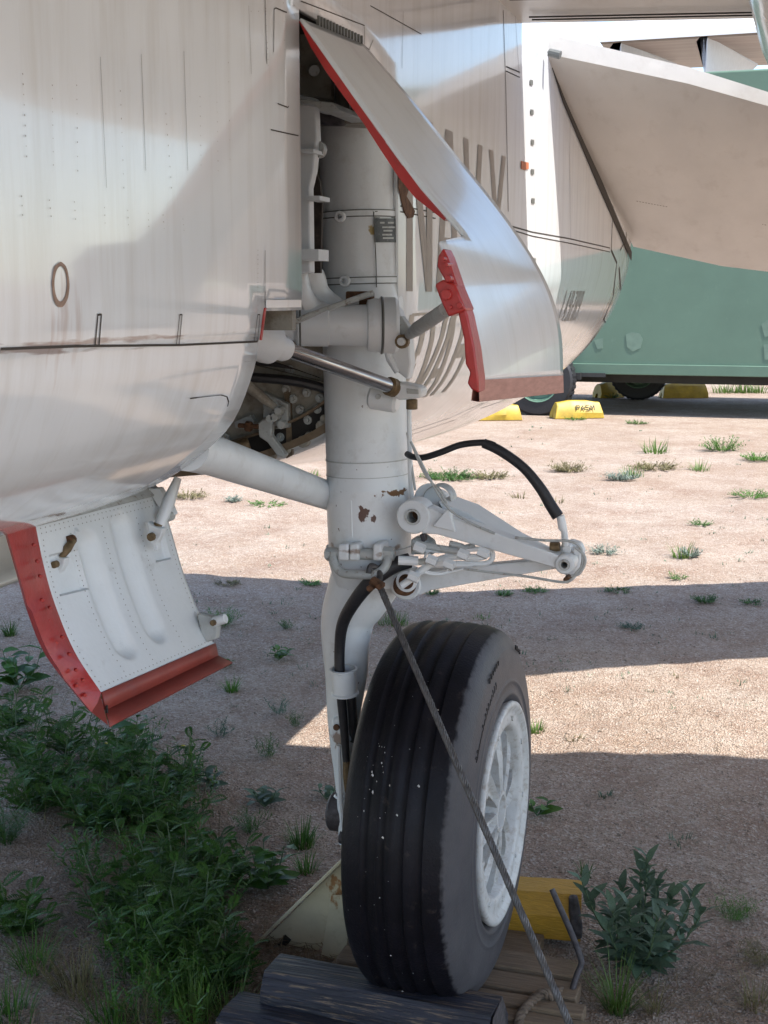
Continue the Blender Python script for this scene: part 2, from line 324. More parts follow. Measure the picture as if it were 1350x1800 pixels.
ysk = [-9, -7, -5, -4, -3.5, -3, -2.6, -2.3, -2.0, -1.8, -1.6, -1.4, -1.2, -1.05, -.94, -.865, -.77, -.685, -.5, -.33, -.07, .1, .3, .5, .75, 1, 1.3, 1.6, 1.9, 2.2, 2.5, 2.8, 3.1, 3.4, 3.65, 3.85, 4.0, 4.13]
rings = [profile(y) for y in ysk]; n = len(rings[0])
skv = [p for r_ in rings for p in r_]; skf = []
for k in range(len(ysk) - 1):
    ym = (ysk[k] + ysk[k + 1]) / 2
    for i in range(n - 1):
        if -.865 < ym < YF and i >= 28 and i < 62: continue              # belly wheel bay
        if -.685 < ym < YF and (22 if ym > -.33 else 20) <= i < 28: continue                      # strut bay
        skf.append((k * n + i, k * n + i + 1, (k + 1) * n + i + 1, (k + 1) * n + i))
BVH = BVHTree.FromPolygons(skv, skf)
def hitp(px, py, off=.0012):
    h = BVH.ray_cast(CAM, ray(px, py).normalized())
    if h[0] is None: return None
    nrm = h[1] if h[1].dot(ray(px, py)) < 0 else -h[1]
    return h[0] + nrm * off
def hitz(y, z, off=.0012):
    h = BVH.ray_cast(V((.6, y, z)), V((-1, 0, 0)))
    if h[0] is None: return None
    nrm = h[1] if h[1].x > 0 else -h[1]
    return h[0] + nrm * off
mb = MB(); mb.add(skv, skf)
mb.add([(-2.4 - p.x, p.y, p.z) for p in skv], [tuple(reversed((k * n + i, k * n + i + 1, (k + 1) * n + i + 1, (k + 1) * n + i))) for k in range(len(ysk) - 1) for i in range(n - 1)])
tl = AX(170, 640, -.1)
rust_zone(M['skin'], tuple(AX(110, 580, -.1)), (.3, .07, .07), .45, stretch=(6, 60, 6), col=(.38, .24, .17), th=(.5, .7))
rust_zone(M['skin'], tuple(AX(110, 609, -.1)), (.3, .40, .010), .6, stretch=(20, 12, 120), col=(.2, .10, .065), th=(.45, .6))
rust_zone(M['skin'], (-.15, 3.9, 1.7), (.5, .35, .6), .6, stretch=(8, 14, 5), col=(.32, .2, .12), th=(.52, .72))
rust_zone(M['skin'], (-.55, 1.6, 1.25), (.5, 2.6, .12), .55, stretch=(4, 3, 10), col=(.38, .29, .19), th=(.45, .7))
fus = mb.build('fuselage', M['skin'], air, angle=50, solid=.012)
# nose-side and tail closures
mb = MB(); mb.prism([(p.x, YA - .012, p.z) for p in profile(YA)] + [(-2.4 - p.x, YA - .012, p.z) for p in profile(YA)[::-1]], (0, .01, 0))
mb.build('tail_bulkhead', M['bay'], fus)
mb = MB()
for sx in (-.72, -1.68): mb.lathe((sx, YA, 1.98), (0, 1, 0), [(0, .50), (.12, .45), (.12, .38), (.02, .34), (.02, 0)], 32)
mb.build('engine_nozzle', M['iron'], air)

# surface marks -----------------------------------------------------------
def strip_on(mb, pts, w, sub=10, off=.0012, hit=hitp):
    """a thin line lying on the skin"""
    P = []
    for i in range(len(pts) - 1):
        for j in range(sub + (i == len(pts) - 2)):
            t_ = j / sub; q = hit(pts[i][0] * (1 - t_) + pts[i + 1][0] * t_, pts[i][1] * (1 - t_) + pts[i + 1][1] * t_, off)
            if q is not None: P.append(q)
    if len(P) < 2: return
    vs = []
    for i, p in enumerate(P):
        d = P[min(i + 1, len(P) - 1)] - P[max(i - 1, 0)]; nn = V((1, 0, -.2)) if p.z > 1.6 else V((.6, 0, -1)); s_ = d.cross(nn).normalized() * w / 2
        vs += [p - s_, p + s_]
    mb.add(vs, [(2 * i, 2 * i + 1, 2 * i + 3, 2 * i + 2) for i in range(len(P) - 1)])
mb = MB()
for pts, w in [([(0, 613), (165, 607), (315, 606), (452, 600)], .0035), ([(166, 607), (171, 553), (177, 553), (173, 607)], .003),
               ([(309, 606), (315, 553), (319, 553), (314, 606)], .002), ([(446, 599), (452, 553), (456, 553), (452, 599)], .002),
               ([(333, 700), (388, 694), (398, 697), (401, 706), (399, 714)], .0022), ([(475, 228), (529, 240)], .0022), ([(487, 182), (505, 189), (507, 186)], .002),
               ([(480, 92), (481, 16), (484, 14), (503, 22)], .0022), ([(465, 0), (468, 112)], .002), ([(436, 10), (441, 130)], .0007), ([(322, 90), (329, 300)], .0008), ([(247, 95), (255, 300)], .0008), ([(175, 100), (186, 330)], .0006),
               ([(465, 548), (465, 440)], .0016), ([(528, 2), (640, 45), (640, 78)], .002), ([(650, 10), (672, 22), (740, 60)], .0018), ([(884, 18), (889, 170), (893, 372)], .005),
               ([(640, 80), (648, 88), (655, 70)], .002), ([(905, 28), (912, 130)], .002), ([(889, 117), (913, 127)], .004), ([(889, 125), (913, 136)], .003), ([(706, 120), (708, 20)], .0015),
               ([(885, 394), (935, 408), (998, 419), (1072, 436)], .005), ([(885, 400), (935, 415), (998, 427), (1072, 443)], .004), ([(703, 362), (765, 374)], .003), ([(703, 372), (765, 384)], .003),
               ([(1003, 150), (1001, 270), (1002, 420)], .003), ([(1078, 358), (1074, 440), (1084, 462), (1078, 520), (1062, 560), (1063, 566), (1080, 562)], .013),
               ([(1100, 385), (1101, 420), (1090, 440)], .01), ([(1072, 562), (1040, 612), (1002, 645)], .012), ([(1083, 560), (1050, 612), (1004, 655)], .009), ([(1095, 515), (1083, 560)], .006), ([(1088, 470), (1092, 520)], .016),
               ([(860, 697), (905, 693), (880, 706), (845, 718)], .003), ([(722, 764), (800, 738), (868, 700)], .003), ([(722, 757), (790, 735), (850, 708)], .003)]:
    strip_on(mb, pts, w)
tag(mb.build('panel_seam', M['line'], fus), None, kind='stuff')
mb = MB()                                             # rivets
def dot(p, r=.0022, seg=5):
    if p is None: return
    nn = V((1, 0, -.1)); a = V((0, 1, 0)); c_ = V((0, 0, 1))
    mb.add([p] + [p + (a * math.cos(k * 6.2832 / seg) + c_ * math.sin(k * 6.2832 / seg)) * r for k in range(seg)], [(0, 1 + k, 1 + (k + 1) % seg) for k in range(seg)])
for (x0, y0, x1, y1, nn_) in [(38, 130, 45, 275, 9), (90, 150, 92, 290, 7), (133, 150, 135, 300, 7), (210, 160, 216, 330, 8), (290, 200, 300, 330, 8), (350, 170, 352, 290, 8), (380, 180, 382, 300, 8), (400, 110, 403, 280, 6), (440, 20, 466, 20, 3), (466, 15, 470, 115, 11), (497, 5, 500, 120, 8), (36, 345, 38, 378, 3), (85, 352, 88, 380, 3), (129, 355, 131, 385, 3), (182, 365, 183, 392, 3), (223, 370, 224, 395, 3), (259, 375, 260, 398, 3), (285, 378, 287, 402, 3), (320, 385, 322, 405, 3), (452, 440, 452, 545, 14), (516, 10, 520, 110, 7), (560, 10, 562, 40, 4), (600, 10, 602, 60, 4), (690, 20, 694, 110, 6), (760, 20, 764, 110, 6), (830, 20, 834, 180, 8), (889, 200, 891, 370, 12)]:
    for k in range(nn_): dot(hitp(x0 + (x1 - x0) * k / max(nn_ - 1, 1), y0 + (y1 - y0) * k / max(nn_ - 1, 1), .0015), random.uniform(.0008, .0014))
tag(mb.build('rivet', M['rivet'], fus), None, kind='stuff')
for k in range(19):                                   # hinge knuckles above the strut door
    mb = MB(); px = 537 + k * 5.4; py = 24 + k * 2.45; q = hitp(px, py, .001)
    if q: mb.box(q + V((0, 0, -.004)), (.006, .006, .020)); mb.build('hinge_knuckle', M['number'], fus)
for (px, py) in [(933, 145), (934, 197), (935, 250), (935, 302), (936, 353), (938, 458)]:
    mb = MB(); a = [hitp(px + dx, py + dy, .002) for dx, dy in ((-2.6, -5), (2.6, -4), (2.6, 5), (-2.6, 4))]
    mb.prism(a, (.001, 0, 0)); mb.build('vent_slot', M['number'], fus)
mb = MB(); mb.prism([hitp(px, py, .002) for px, py in ((915, 283), (928, 286), (928, 297), (921, 299), (915, 297))], (.001, 0, 0)); mb.build('orange_mark', M['orange'], fus)
mb = MB(); ang = [2 * math.pi * k / 40 for k in range(40)]      # worn round cover on the near skin
wob = [1 + .10 * noise.noise(V((math.cos(a) * 2, math.sin(a) * 2, 5))) for a in ang]
o_ = [hitp(105 + 15.5 * math.cos(a) * w, 500 + 40 * math.sin(a) * w, .0015) for a, w in zip(ang, wob)]; i_ = [hitp(105 + 11 * math.cos(a), 499 + 31 * math.sin(a), .0015) for a in ang]
mb.add(o_ + i_, [(k, (k + 1) % 40, 40 + (k + 1) % 40, 40 + k) for k in range(40)]); mb.build('rusted_port_ring', M['rustring'], fus)
mb = MB(); mb.add([hitp(105 + 10.5 * math.cos(a), 499 + 30 * math.sin(a), .0008) for a in ang], [tuple(range(40))]); mb.build('port_cover', M['skin'], fus)

# lettering: strokes in skin coordinates
def glyph(strokes, y0, w, ztop, h, sw, material, name, sh=None):
    mb = MB()
    for st in strokes:
        for (a, b_) in zip(st[:-1], st[1:]):
            dy = (b_[0] - a[0]) * w; dz = (b_[1] - a[1]) * h; vert = abs(dz) > abs(dy)
            n_ = max(2, int(math.hypot(dy, dz) / .012)); vs = []
            for j in range(n_ + 1):
                t_ = j / n_; yy = y0 + (a[0] + (b_[0] - a[0]) * t_) * w; zz = ztop - (1 - (a[1] + (b_[1] - a[1]) * t_)) * h
                if vert: pr = [hitz(yy - sw / 2, zz), hitz(yy + sw / 2, zz)]
                else: pr = [hitz(yy, zz - (sh or sw) * .3), hitz(yy, zz + (sh or sw) * .3)]
                if None in pr: continue
                for q in pr: q.x += .0002 * len(mb.f) * .05
                vs += pr
            m_ = len(vs) // 2
            if m_ > 1: mb.add(vs, [(2 * i, 2 * i + 1, 2 * i + 3, 2 * i + 2) for i in range(m_ - 1)])
    if mb.v: mb.build(name, material, fus)
G = {'N': [[(0, 0), (0, 1)], [(.02, 1), (.98, 0)], [(1, 0), (1, 1)]], 'A': [[(0, 0), (.45, 1)], [(1, 0), (.55, 1)], [(.2, .3), (.8, .3)]], 'V': [[(0, 1), (.45, 0)], [(1, 1), (.55, 0)]],
     'Y': [[(0, 1), (.47, .5)], [(1, 1), (.53, .5)], [(.5, .5), (.5, 0)]], 'R': [[(0, 0), (0, 1)], [(0, .96), (1, .96)], [(1, .96), (1, .56)], [(1, .54), (0, .54)], [(0, .47), (1, .47)], [(1, .47), (1, 0)]],
     'H': [[(0, 0), (0, 1)], [(1, 0), (1, 1)], [(0, .5), (1, .5)], [(0, .56), (1, .56)]],
     '1': [[(.5, 0), (.5, 1)]], '4': [[(.8, 0), (.8, 1)], [(.8, 1), (0, .3)], [(0, .3), (1, .3)]], '9': [[(1, 0), (1, 1)], [(0, .95), (1, .95)], [(0, 1), (0, .5)], [(0, .5), (1, .5)], [(0, .04), (1, .04)]],
     '2': [[(0, .95), (1, .95)], [(1, 1), (1, .5)], [(0, .5), (1, .5)], [(0, .5), (0, 0)], [(0, .04), (1, .04)]], '8': [[(0, 0), (0, 1)], [(1, 0), (1, 1)], [(0, .95), (1, .95)], [(0, .5), (1, .5)], [(0, .04), (1, .04)]]}
for ch, y0, w in (('N', .015, .17), ('A', .275, .185), ('V', .545, .165), ('Y', .845, .17)): glyph(G[ch], y0, w, 2.185, .41, .052, M['letter'], 'letter')
for ch, y0, w in (('R', .045, .14), ('V', .27, .13), ('A', .415, .12), ('H', .61, .13), ): glyph(G[ch], y0, w, 1.72, .235, .042, M['letter2'], 'letter')
pa = hitp(996, 512); pb = hitp(1027, 516); pc = hitp(1020, 562)
if pa and pb and pc:
    for k, ch in enumerate('149289'): glyph(G[ch], pa.y + (pb.y - pa.y) * (k / 5.6) - (.02 if k == 0 else 0), (pb.y - pa.y) * .085, pa.z + .003, (pa.z - pc.z), (pb.y - pa.y) * .03, M['number'], 'numeral', .02)
mb = MB()                                             # brown patch for the torn hole at the rear edge of the strut bay
pts = [(700, 284), (708, 286), (716, 298), (722, 310), (723, 322), (717, 330), (712, 345), (720, 358), (727, 371), (724, 382), (715, 384), (708, 372), (703, 352), (700, 330)]
mb.prism([hitp(*p, .002) or AX(*p, -.098) for p in pts], (.002, 0, 0)); mb.build('torn_hole', M['rust'], fus)

# wing --------------------------------------------------------------------
def slab(name, pts_top, thick, material, parent, tcurve=.0):
    """airfoil slab: leading and trailing edge polylines at several span stations"""
    rings = []
    for (le, te, th) in pts_top:
        le = V(le); te = V(te); c_ = te - le; ring = []
        for s_ in (0, .02, .06, .15, .3, .5, .75, 1): ring.append(le + c_ * s_ + V((0, 0, th * .5 * (1.6 * math.sqrt(s_) - 1.6 * s_ ** 1.15) + (.35 * th * math.exp(-(s_ / .03)) if s_ < .06 else 0))))
        for s_ in (.98, .75, .5, .3, .15, .06, .02, .005): ring.append(le + c_ * s_ - V((0, 0, th * .5 * (1.6 * math.sqrt(s_) - 1.6 * s_ ** 1.15))))
        rings.append(ring)
    mb = MB(); mb.loft(rings); return mb.build(name, material, parent, angle=50)
TE = lambda x: (x, 1.235 + .215 * (x + .1), 2.612)
wing = slab('wing', [((-.35, -5.0, 2.66), TE(-.35), .10), ((.6, -4.1, 2.66), TE(.6), .08), ((2.2, -2.7, 2.66), TE(2.2), .07), ((8.0, 1.6, 2.66), TE(8.0), .05)], 0, M['belly'], air)  # unseen leading edge carried further forward to darken the ground in front
mb = MB()
for (x0, x1, dy) in ((-.05, 2.2, -.10), (-.05, 2.2, -.145), (-.05, 2.2, -.42)):
    a = V(TE(x0)); b_ = V(TE(x1)); z = a.z - .012 - abs(dy) * .02; mb.box(((x0 + x1) / 2, (a.y + b_.y) / 2 + dy, z + .004), ((x1 - x0) * 1.02, .006, .004), Matrix.Rotation(math.atan(.215), 3, 'Z'))
tag(mb.build('flap_gap', M['line'], wing), None, kind='stuff')
# wing root fillet
mb = MB(); mb.box((-.085, -2.0, 2.665), (.03, 6.4, .05)); mb.build('wing_root_fillet', M['skin'], air, bevel=.012)
# drop tank under the wing
mb = MB(); mb.lathe((.93, -1.9, 2.575), (0, 1, 0), [(0, .02), (.15, .12), (.5, .22), (1.1, .30), (2.2, .32), (3.0, .31), (3.5, .27), (4.2, .17), (4.7, .05), (4.75, 0)], 36)
mb.build('store_pod', M['skin'], air)

# tailplane ----------------------------------------------------------------
stab = slab('tailplane', [((-.101, 1.66, 2.605), (-.101, 4.22, 2.03), .15), ((.35, 2.01, 2.535), (.35, 4.48, 1.93), .13), ((.65, 2.27, 2.47), (.60, 4.62, 1.90), .11), ((2.7, 3.93, 2.12), (2.75, 5.7, 1.72), .05)], 0, M['belly'], air)
mb = MB(); mb.tube([AX(965, 92, -.08), AX(985, 97, -.04)], .014, 10); mb.build('hinge_pin', M['number'], stab)
mb = MB()
def stab_under(s_, x):                                # point on the tailplane's lower face
    k = (x + .075) / .725; le = V((x, 1.66 + .61 * k * 1.0, 2.605 - .135 * k)); te = V((x, 4.22 + .4 * k, 2.03 - .13 * k)); th = .15 - .04 * k
    return le + (te - le) * s_ - V((0, 0, th * .8 * (math.sqrt(s_) - s_ ** 1.15) + .0015))
for s_, x0, x1 in ((.62, .02, .6), (.76, 0, .6), (.80, 0, .6), (.90, 0, .6)):
    m_ = 46
    for j in range(m_):
        a = stab_under(s_, x0 + (x1 - x0) * j / m_); b_ = stab_under(s_, x0 + (x1 - x0) * (j + .55) / m_); mb.add([a, b_, b_ + V((0, .009, -.002)), a + V((0, .009, -.002))], [(0, 1, 2, 3)])
tag(mb.build('panel_seam', M['tan'], stab), None, kind='stuff')
# root fairing gap (dark)
mb = MB(); mb.prism([(-.0985, 1.66, 2.60), (-.0985, 4.12, 2.00), (-.0985, 4.12, 1.955), (-.0985, 2.9, 2.245), (-.0985, 2.0, 2.475)], (.003, 0, 0)); mb.build('root_gap', M['line'], stab)

# bay interior ---------------------------------------------------------------
bay = bpy.data.objects.new('wheel_bay', None); COL.objects.link(bay); bay.parent = air; bay.location = -air.location
def bpart(mb, name, m='bay', **k): return mb.build(name, M[m], bay, **k)
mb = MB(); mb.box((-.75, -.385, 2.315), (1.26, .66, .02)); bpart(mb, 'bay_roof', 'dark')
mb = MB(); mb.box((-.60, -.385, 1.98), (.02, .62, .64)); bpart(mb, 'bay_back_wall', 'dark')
mb = MB(); mb.box((-.40, -.035, 2.02), (.56, .02, .60)); bpart(mb, 'upper_bulkhead', 'bay')
pfw = [p for p in profile(-.93) if p.z < 2.3]
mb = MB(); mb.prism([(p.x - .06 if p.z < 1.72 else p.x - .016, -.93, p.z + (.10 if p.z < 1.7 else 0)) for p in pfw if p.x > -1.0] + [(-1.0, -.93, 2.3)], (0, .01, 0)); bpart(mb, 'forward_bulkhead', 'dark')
mb = MB(); mb.box((-.36, -.70, 2.0), (.50, .02, .60)); bpart(mb, 'forward_frame_web', 'bay')
pr = [p for p in profile(YF) if p.z < 1.75]
mb = MB(); mb.prism([(p.x - .014 if p.z > 1.5 else p.x, -.045, p.z + .012) for p in pr] + [(-1.2, -.045, 1.75)], (0, .012, 0)); bpart(mb, 'rear_bulkhead')
# rim band of the rear edge: seal, lip and dark recess with bolts
def offs(p, d):
    c_ = V((-.75, p.y, 1.95)); q = c_ - p; q.y = 0; return p + q.normalized() * d
rim = [p for p in pr if p.z < 1.70]
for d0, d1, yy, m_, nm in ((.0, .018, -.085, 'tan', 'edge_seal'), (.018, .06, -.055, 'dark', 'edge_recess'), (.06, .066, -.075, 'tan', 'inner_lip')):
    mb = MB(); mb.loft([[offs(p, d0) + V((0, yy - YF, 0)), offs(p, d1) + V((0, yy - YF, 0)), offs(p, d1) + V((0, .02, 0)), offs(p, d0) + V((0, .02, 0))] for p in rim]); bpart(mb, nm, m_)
for k, (px, py) in enumerate([(345, 826), (380, 815), (430, 805), (478, 800), (505, 790), (537, 775), (548, 765), (570, 748), (575, 735)]):
    q = AY(px, py, -.06); mb = MB(); mb.cyl(q, q + V((0, -.022, 0)), .011 + .004 * (k % 2), 10); bpart(mb, 'bolt', 'bay')
for (px, py) in [(398, 769), (504, 684), (516, 701), (528, 720), (542, 738), (559, 719), (563, 700), (494, 768), (476, 655), (510, 650), (440, 660), (460, 820), (540, 690)]:
    q = AY(px, py, -.05); mb = MB(); mb.cyl(q, q + V((0, -.006, 0)), .011, 12); mb.cyl(q, q + V((0, -.014, 0)), .006, 8); bpart(mb, 'bolt', 'fitting')
mb = MB(); a, e = PP([(498, 680), (507, 682), (511, 712), (514, 800), (503, 806), (503, 720)], -.056, .01); mb.prism(a, e); bpart(mb, 'rusty_seam_strip', 'tan')
mb = MB(); a, e = PP([(462, 688), (505, 710), (507, 752), (478, 755), (462, 735)], -.075, .02); mb.prism(a, e); bpart(mb, 'bracket_plate', 'fitting', bevel=.002)
mb = MB(); a, e = PP([(452, 745), (492, 712), (500, 718), (478, 745), (477, 765), (503, 800), (497, 806), (486, 800), (470, 778), (455, 768)], -.11, .02); mb.prism(a, e); bpart(mb, 'bell_crank', 'fitting', bevel=.003)
for (px, py) in [(478, 735), (493, 722), (498, 746), (486, 733)]:
    q = AY(px, py, -.11); mb = MB(); mb.cyl(q + V((0, .01, 0)), q + V((0, -.018, 0)), .010, 8); bpart(mb, 'bolt', 'fitting')
mb = MB(); mb.tube([AY(430, 672, -.14), AY(462, 700, -.12), AY(484, 716, -.11)], [.014, .012, .008], 10); bpart(mb, 'push_rod', 'bay')
mb = MB(); mb.tube([AY(420, 748, -.10), AY(455, 750, -.11)], .006, 8); mb.cyl(AY(432, 749, -.105), AY(442, 750, -.105), .013, 8); bpart(mb, 'adjuster', 'rust')
mb = MB(); a, e = PP([(412, 742), (440, 730), (447, 742), (440, 756), (414, 752)], -.07, .02); mb.prism(a, e); bpart(mb, 'clip', 'fitting')
mb = MB(); mb.cyl(AY(408, 790, -.12), AY(438, 780, -.10), .018, 12); bpart(mb, 'ochre_cylinder', 'ochre')
mb = MB(); mb.prism(*PP([(440, 640), (580, 675), (578, 686), (540, 672), (440, 655)], -.075, .02)); bpart(mb, 'frame_flange')
mb = MB(); mb.tube([AY(425, 662, -.14), AY(500, 668, -.11), AY(545, 676, -.085), AY(582, 687, -.065)], .0115, 10, smooth=4); bpart(mb, 'black_duct', 'hose')
mb = MB(); mb.prism(*PP([(430, 626), (470, 632), (560, 664), (520, 650), (440, 640)], -.14, .01)); bpart(mb, 'dark_slot', 'dark')
# upper bay fittings left of the strut
mb = MB(); mb.prism(*PP([(520, 165), (553, 172), (556, 245), (550, 300), (543, 330), (545, 480), (520, 480)], -.42, .03)); bpart(mb, 'frame_channel', 'white', bevel=.003)
mb = MB(); mb.prism(*PP([(515, 172), (585, 180), (600, 195), (565, 196), (553, 184), (515, 180)], -.46, .18)); bpart(mb, 'shelf_bracket', 'fitting', bevel=.002)
for (x0, y0, x1, y1) in ((530, 262, 551, 268), (540, 344, 562, 352), (528, 438, 560, 458)):
    mb = MB(); mb.prism(*PP([(x0, y0), (x1, y0), (x1, y1), (x0, y1)], -.45, .06)); bpart(mb, 'clip', 'white')
mb = MB(); mb.lathe(AY(555, 262, -.40), (0, 1, 0), [(0, 0), (0, .018), (.02, .018), (.02, .008), (.021, .008)], 12); bpart(mb, 'bolt', 'fitting')
mb = MB(); mb.prism(*PP([(553, 300), (562, 320), (566, 360), (563, 480), (545, 480), (544, 330)], -.30, .01)); bpart(mb, 'dark_slot', 'brake')
mb = MB(); mb.prism(*PP([(528, 40), (582, 110), (582, 175), (528, 165)], -.32, .02)); bpart(mb, 'web_plate', 'bay')
mb = MB(); mb.cyl(AY(552, 124, -.33), AY(552, 124, -.35), .012, 12); bpart(mb, 'bolt', 'fitting')
for x0 in (578, 600, 622): 
    mb = MB(); mb.tube([AY(x0, 100, -.2), AY(x0 + 2, 215, -.2)], .009 if x0 != 600 else .016, 8); bpart(mb, 'conduit', 'bay')
mb = MB(); mb.prism(*PP([(588, 204), (645, 206), (645, 219), (588, 216)], -.26, .08)); bpart(mb, 'cross_beam', 'bay', bevel=.002)
mb = MB(); mb.cyl(AY(560, 205, -.26), AY(606, 205, -.26), .02, 12); bpart(mb, 'uplock_roller', 'iron')
# near skin lower corner edge: drip panel below the forward skin corner
mb = MB(); mb.prism([hitp(466, 527, .0015), hitp(527, 527, .0015), hitp(527, 540, .0015), hitp(466, 541, .0015)], (.0015, 0, 0)); mb.build('edge_doubler', M['skin'], fus)
mb = MB(); mb.prism([AX(464, 541, -.099), AX(467, 541, -.099), AX(459, 598, -.099), AX(456, 598, -.099)], (.002, 0, 0)); mb.build('red_edge_line', M['red'], fus)

# main landing gear -----------------------------------------------------------
gear = bpy.data.objects.new('landing_gear', None); COL.objects.link(gear); gear.parent = air; gear.location = -air.location
def gp(mb, name, m='white', **k): return mb.build(name, M[m], gear, **k)
SY = -.05
def sp_(py, px=None): return AY(px if px else 628 + (py - 220) * .030, py, SY)
ax_ = sp_(220) - sp_(975); base = sp_(975); Ls = ax_.length
prof = [(-.07, 0), (-.07, .085), (-.03, .097), (.0, .104), (.02, .100), (.10, .101), (.16, .0995), (.165, .101), (.17, .0995), (.22, .0985), (.60, .097), (.62, .094), (.64, .091), (Ls - .03, .090), (Ls, .087), (Ls, .05), (Ls + .10, .05), (Ls + .10, 0)]
rust_zone(M['strut'], tuple(AY(640, 905, -.15)), (.03, .2, .022), 1.0, stretch=(46, 46, 40), col=(.10, .05, .04), th=(.52, .55))
rust_zone(M['strut'], tuple(AY(690, 868, -.12)), (.035, .2, .012), 1.0, stretch=(60, 46, 60), col=(.15, .075, .03), th=(.52, .55))
rust_zone(M['strut'], tuple(AY(563, 440, -.10)), (.012, .1, .06), .8, stretch=(40, 40, 8), col=(.16, .09, .04), th=(.4, .6))
rust_zone(M['strut'], tuple(AY(652, 405, -.13)), (.008, .1, .012), .9, stretch=(60, 60, 60), col=(.35, .24, .05), th=(.45, .55))
rust_zone(M['strut'], tuple(AY(632, 962, -.12)), (.14, .2, .012), .8, stretch=(30, 30, 40), col=(.20, .12, .07), th=(.5, .62))
rust_zone(M['strut'], (-.18, -.05, 1.2), (.5, .6, 1.6), .9, stretch=(75, 75, 75), col=(.14, .10, .08), th=(.83, .86))
rust_zone(M['strut'], tuple(AY(590, 1300, -.08)), (.05, .1, .05), .8, stretch=(50, 50, 30), col=(.20, .11, .06), th=(.55, .65))
mb = MB(); mb.lathe(base, ax_, prof, 48); gp(mb, 'shock_strut', 'strut')
def band(py, dz, r, name, m='strut', a0=0, a1=6.28318, rr=None):
    p = sp_(py); mb = MB(); mb.lathe(p, ax_, [(-dz, r - .01), (-dz, r), (dz, r), (dz, r - .01)], 40); gp(mb, name, m)
for py in (379, 494): band(py, .009, .0935, 'clamp_band')
for py, dz in ((374, .0012), (385, .0012), (489, .0012), (500, .0012), (806, .0012), (832, .0008)): band(py, dz, .0948 if py < 520 else .1003, 'band_edge', 'number' if py < 700 else 'fitting')
for px, py in ((599, 381), (607, 494)):
    q = AY(px, py, -.146); mb = MB(); mb.lathe(q, (0, -1, 0), [(0, .013), (.008, .013), (.01, .011), (.01, .006), (0, .006)], 16); gp(mb, 'buckle', 'strut')
def on_strut(px, py, r=.0925):                        # the strut barrel's front surface
    c_ = sp_(py); d = ray(px, py).normalized(); oc = CAM - c_; A = ax_.normalized()
    dp = d - A * d.dot(A); op = oc - A * oc.dot(A); a = dp.dot(dp); b_ = 2 * dp.dot(op); cc = op.dot(op) - r * r; D = b_ * b_ - 4 * a * cc
    return CAM + d * ((-b_ - math.sqrt(max(D, 0))) / (2 * a))
def strut_patch(name, x0, y0, x1, y1, m, r=.0925):
    mb = MB(); n_ = 8; mb.loft([[on_strut(x0 + (x1 - x0) * k / n_, y0, r), on_strut(x0 + (x1 - x0) * k / n_, y1, r)] for k in range(n_ + 1)], False, False); return gp(mb, name, m)
strut_patch('data_plate', 659, 384, 697, 426, 'plate', .0945)
for y0, x0, x1 in ((390, 668, 676), (390, 682, 692), (398, 672, 695), (404, 674, 690), (411, 672, 689), (417, 673, 692)): strut_patch('plate_lettering', x0, y0, x1, y0 + 3, 'fitting', .0951)
for pts in ([(657, 372), (658, 400), (661, 460), (662, 505)], [(660, 372), (697, 367)], [(657, 383), (697, 382)]):
    mb = MB(); mb.tube([on_strut(px, py, .0945) for px, py in pts], .0012, 6); gp(mb, 'thin_wire', 'number')
# vertical weld line and fitting below
mb = MB(); mb.tube([on_strut(617, 880, .1005), on_strut(619, 945, .1005)], .002, 6); gp(mb, 'weld_bead')
# trunnion and arms ---------------------------------------------------------
T0 = AY(500, 572, -.28); T1 = AY(700, 572, -.19); td = (T1 - T0); TL = td.length
mb = MB(); mb.lathe(T0, td, [(-.05, 0), (-.05, .03), (.02, .034), (.03, .046), (TL * .38, .047), (TL * .39, .044), (TL * .72, .046), (TL * .73, .056), (TL * .80, .060), (TL * .84, .058), (TL * .84, .062), (TL * .97, .062), (TL, .056), (TL, 0)], 28); gp(mb, 'trunnion')
for k in (.16,):
    q = T0 + td * k + V((0, -.046, .012)); mb = MB(); mb.cyl(q, q + V((0, -.012, 0)), .009, 6); gp(mb, 'bolt')
mb = MB(); mb.lathe(T0 + td * .842, td, [(0, .0625), (.003, .0645), (.006, .0625)], 28); gp(mb, 'seal_ring', 'number')
mb = MB(); mb.lathe(T0 + td * .13, td, [(0, .047), (.002, .0485), (.004, .047)], 28); gp(mb, 'seal_ring', 'number')
mb = MB(); mb.tube([AY(528, 480, -.30), AY(534, 520, -.29), AY(560, 548, -.24), AY(620, 562, -.20), AY(665, 572, -.18)], [.016, .02, .02, .02, .012], 12, smooth=5, flat=1.3); gp(mb, 'forging_arm')
mb = MB(); mb.tube([AY(530, 470, -.24), AY(546, 490, -.22), AY(560, 520, -.2), AY(600, 545, -.17)], [.03, .034, .03, .02], 12, smooth=5); gp(mb, 'forging_arm')
mb = MB(); mb.prism(*PP([(688, 535), (700, 545), (718, 588), (722, 640), (716, 668), (700, 655), (686, 620)], -.20, .04)); gp(mb, 'side_flange', bevel=.004)
mb = MB(); mb.prism(*PP([(693, 556), (705, 556), (722, 580), (722, 590), (708, 590), (697, 586)], -.23, .03)); gp(mb, 'link_lug', 'fitting', bevel=.003)
mb = MB(); q = AY(709, 600, -.235); mb.cyl(q, q + V((0, -.02, 0)), .009, 12); gp(mb, 'pin')
mb = MB(); mb.lathe(AY(709, 600, -.232), (0, -1, 0), [(0, 0), (0, .0155), (.014, .0155), (.014, .008)], 14); gp(mb, 'rod_end', 'ochre')
mb = MB(); mb.tube([AY(711, 598, -.225), AY(722, 586, -.26)], [.007, .009], 10); gp(mb, 'rod_end', 'ochre')
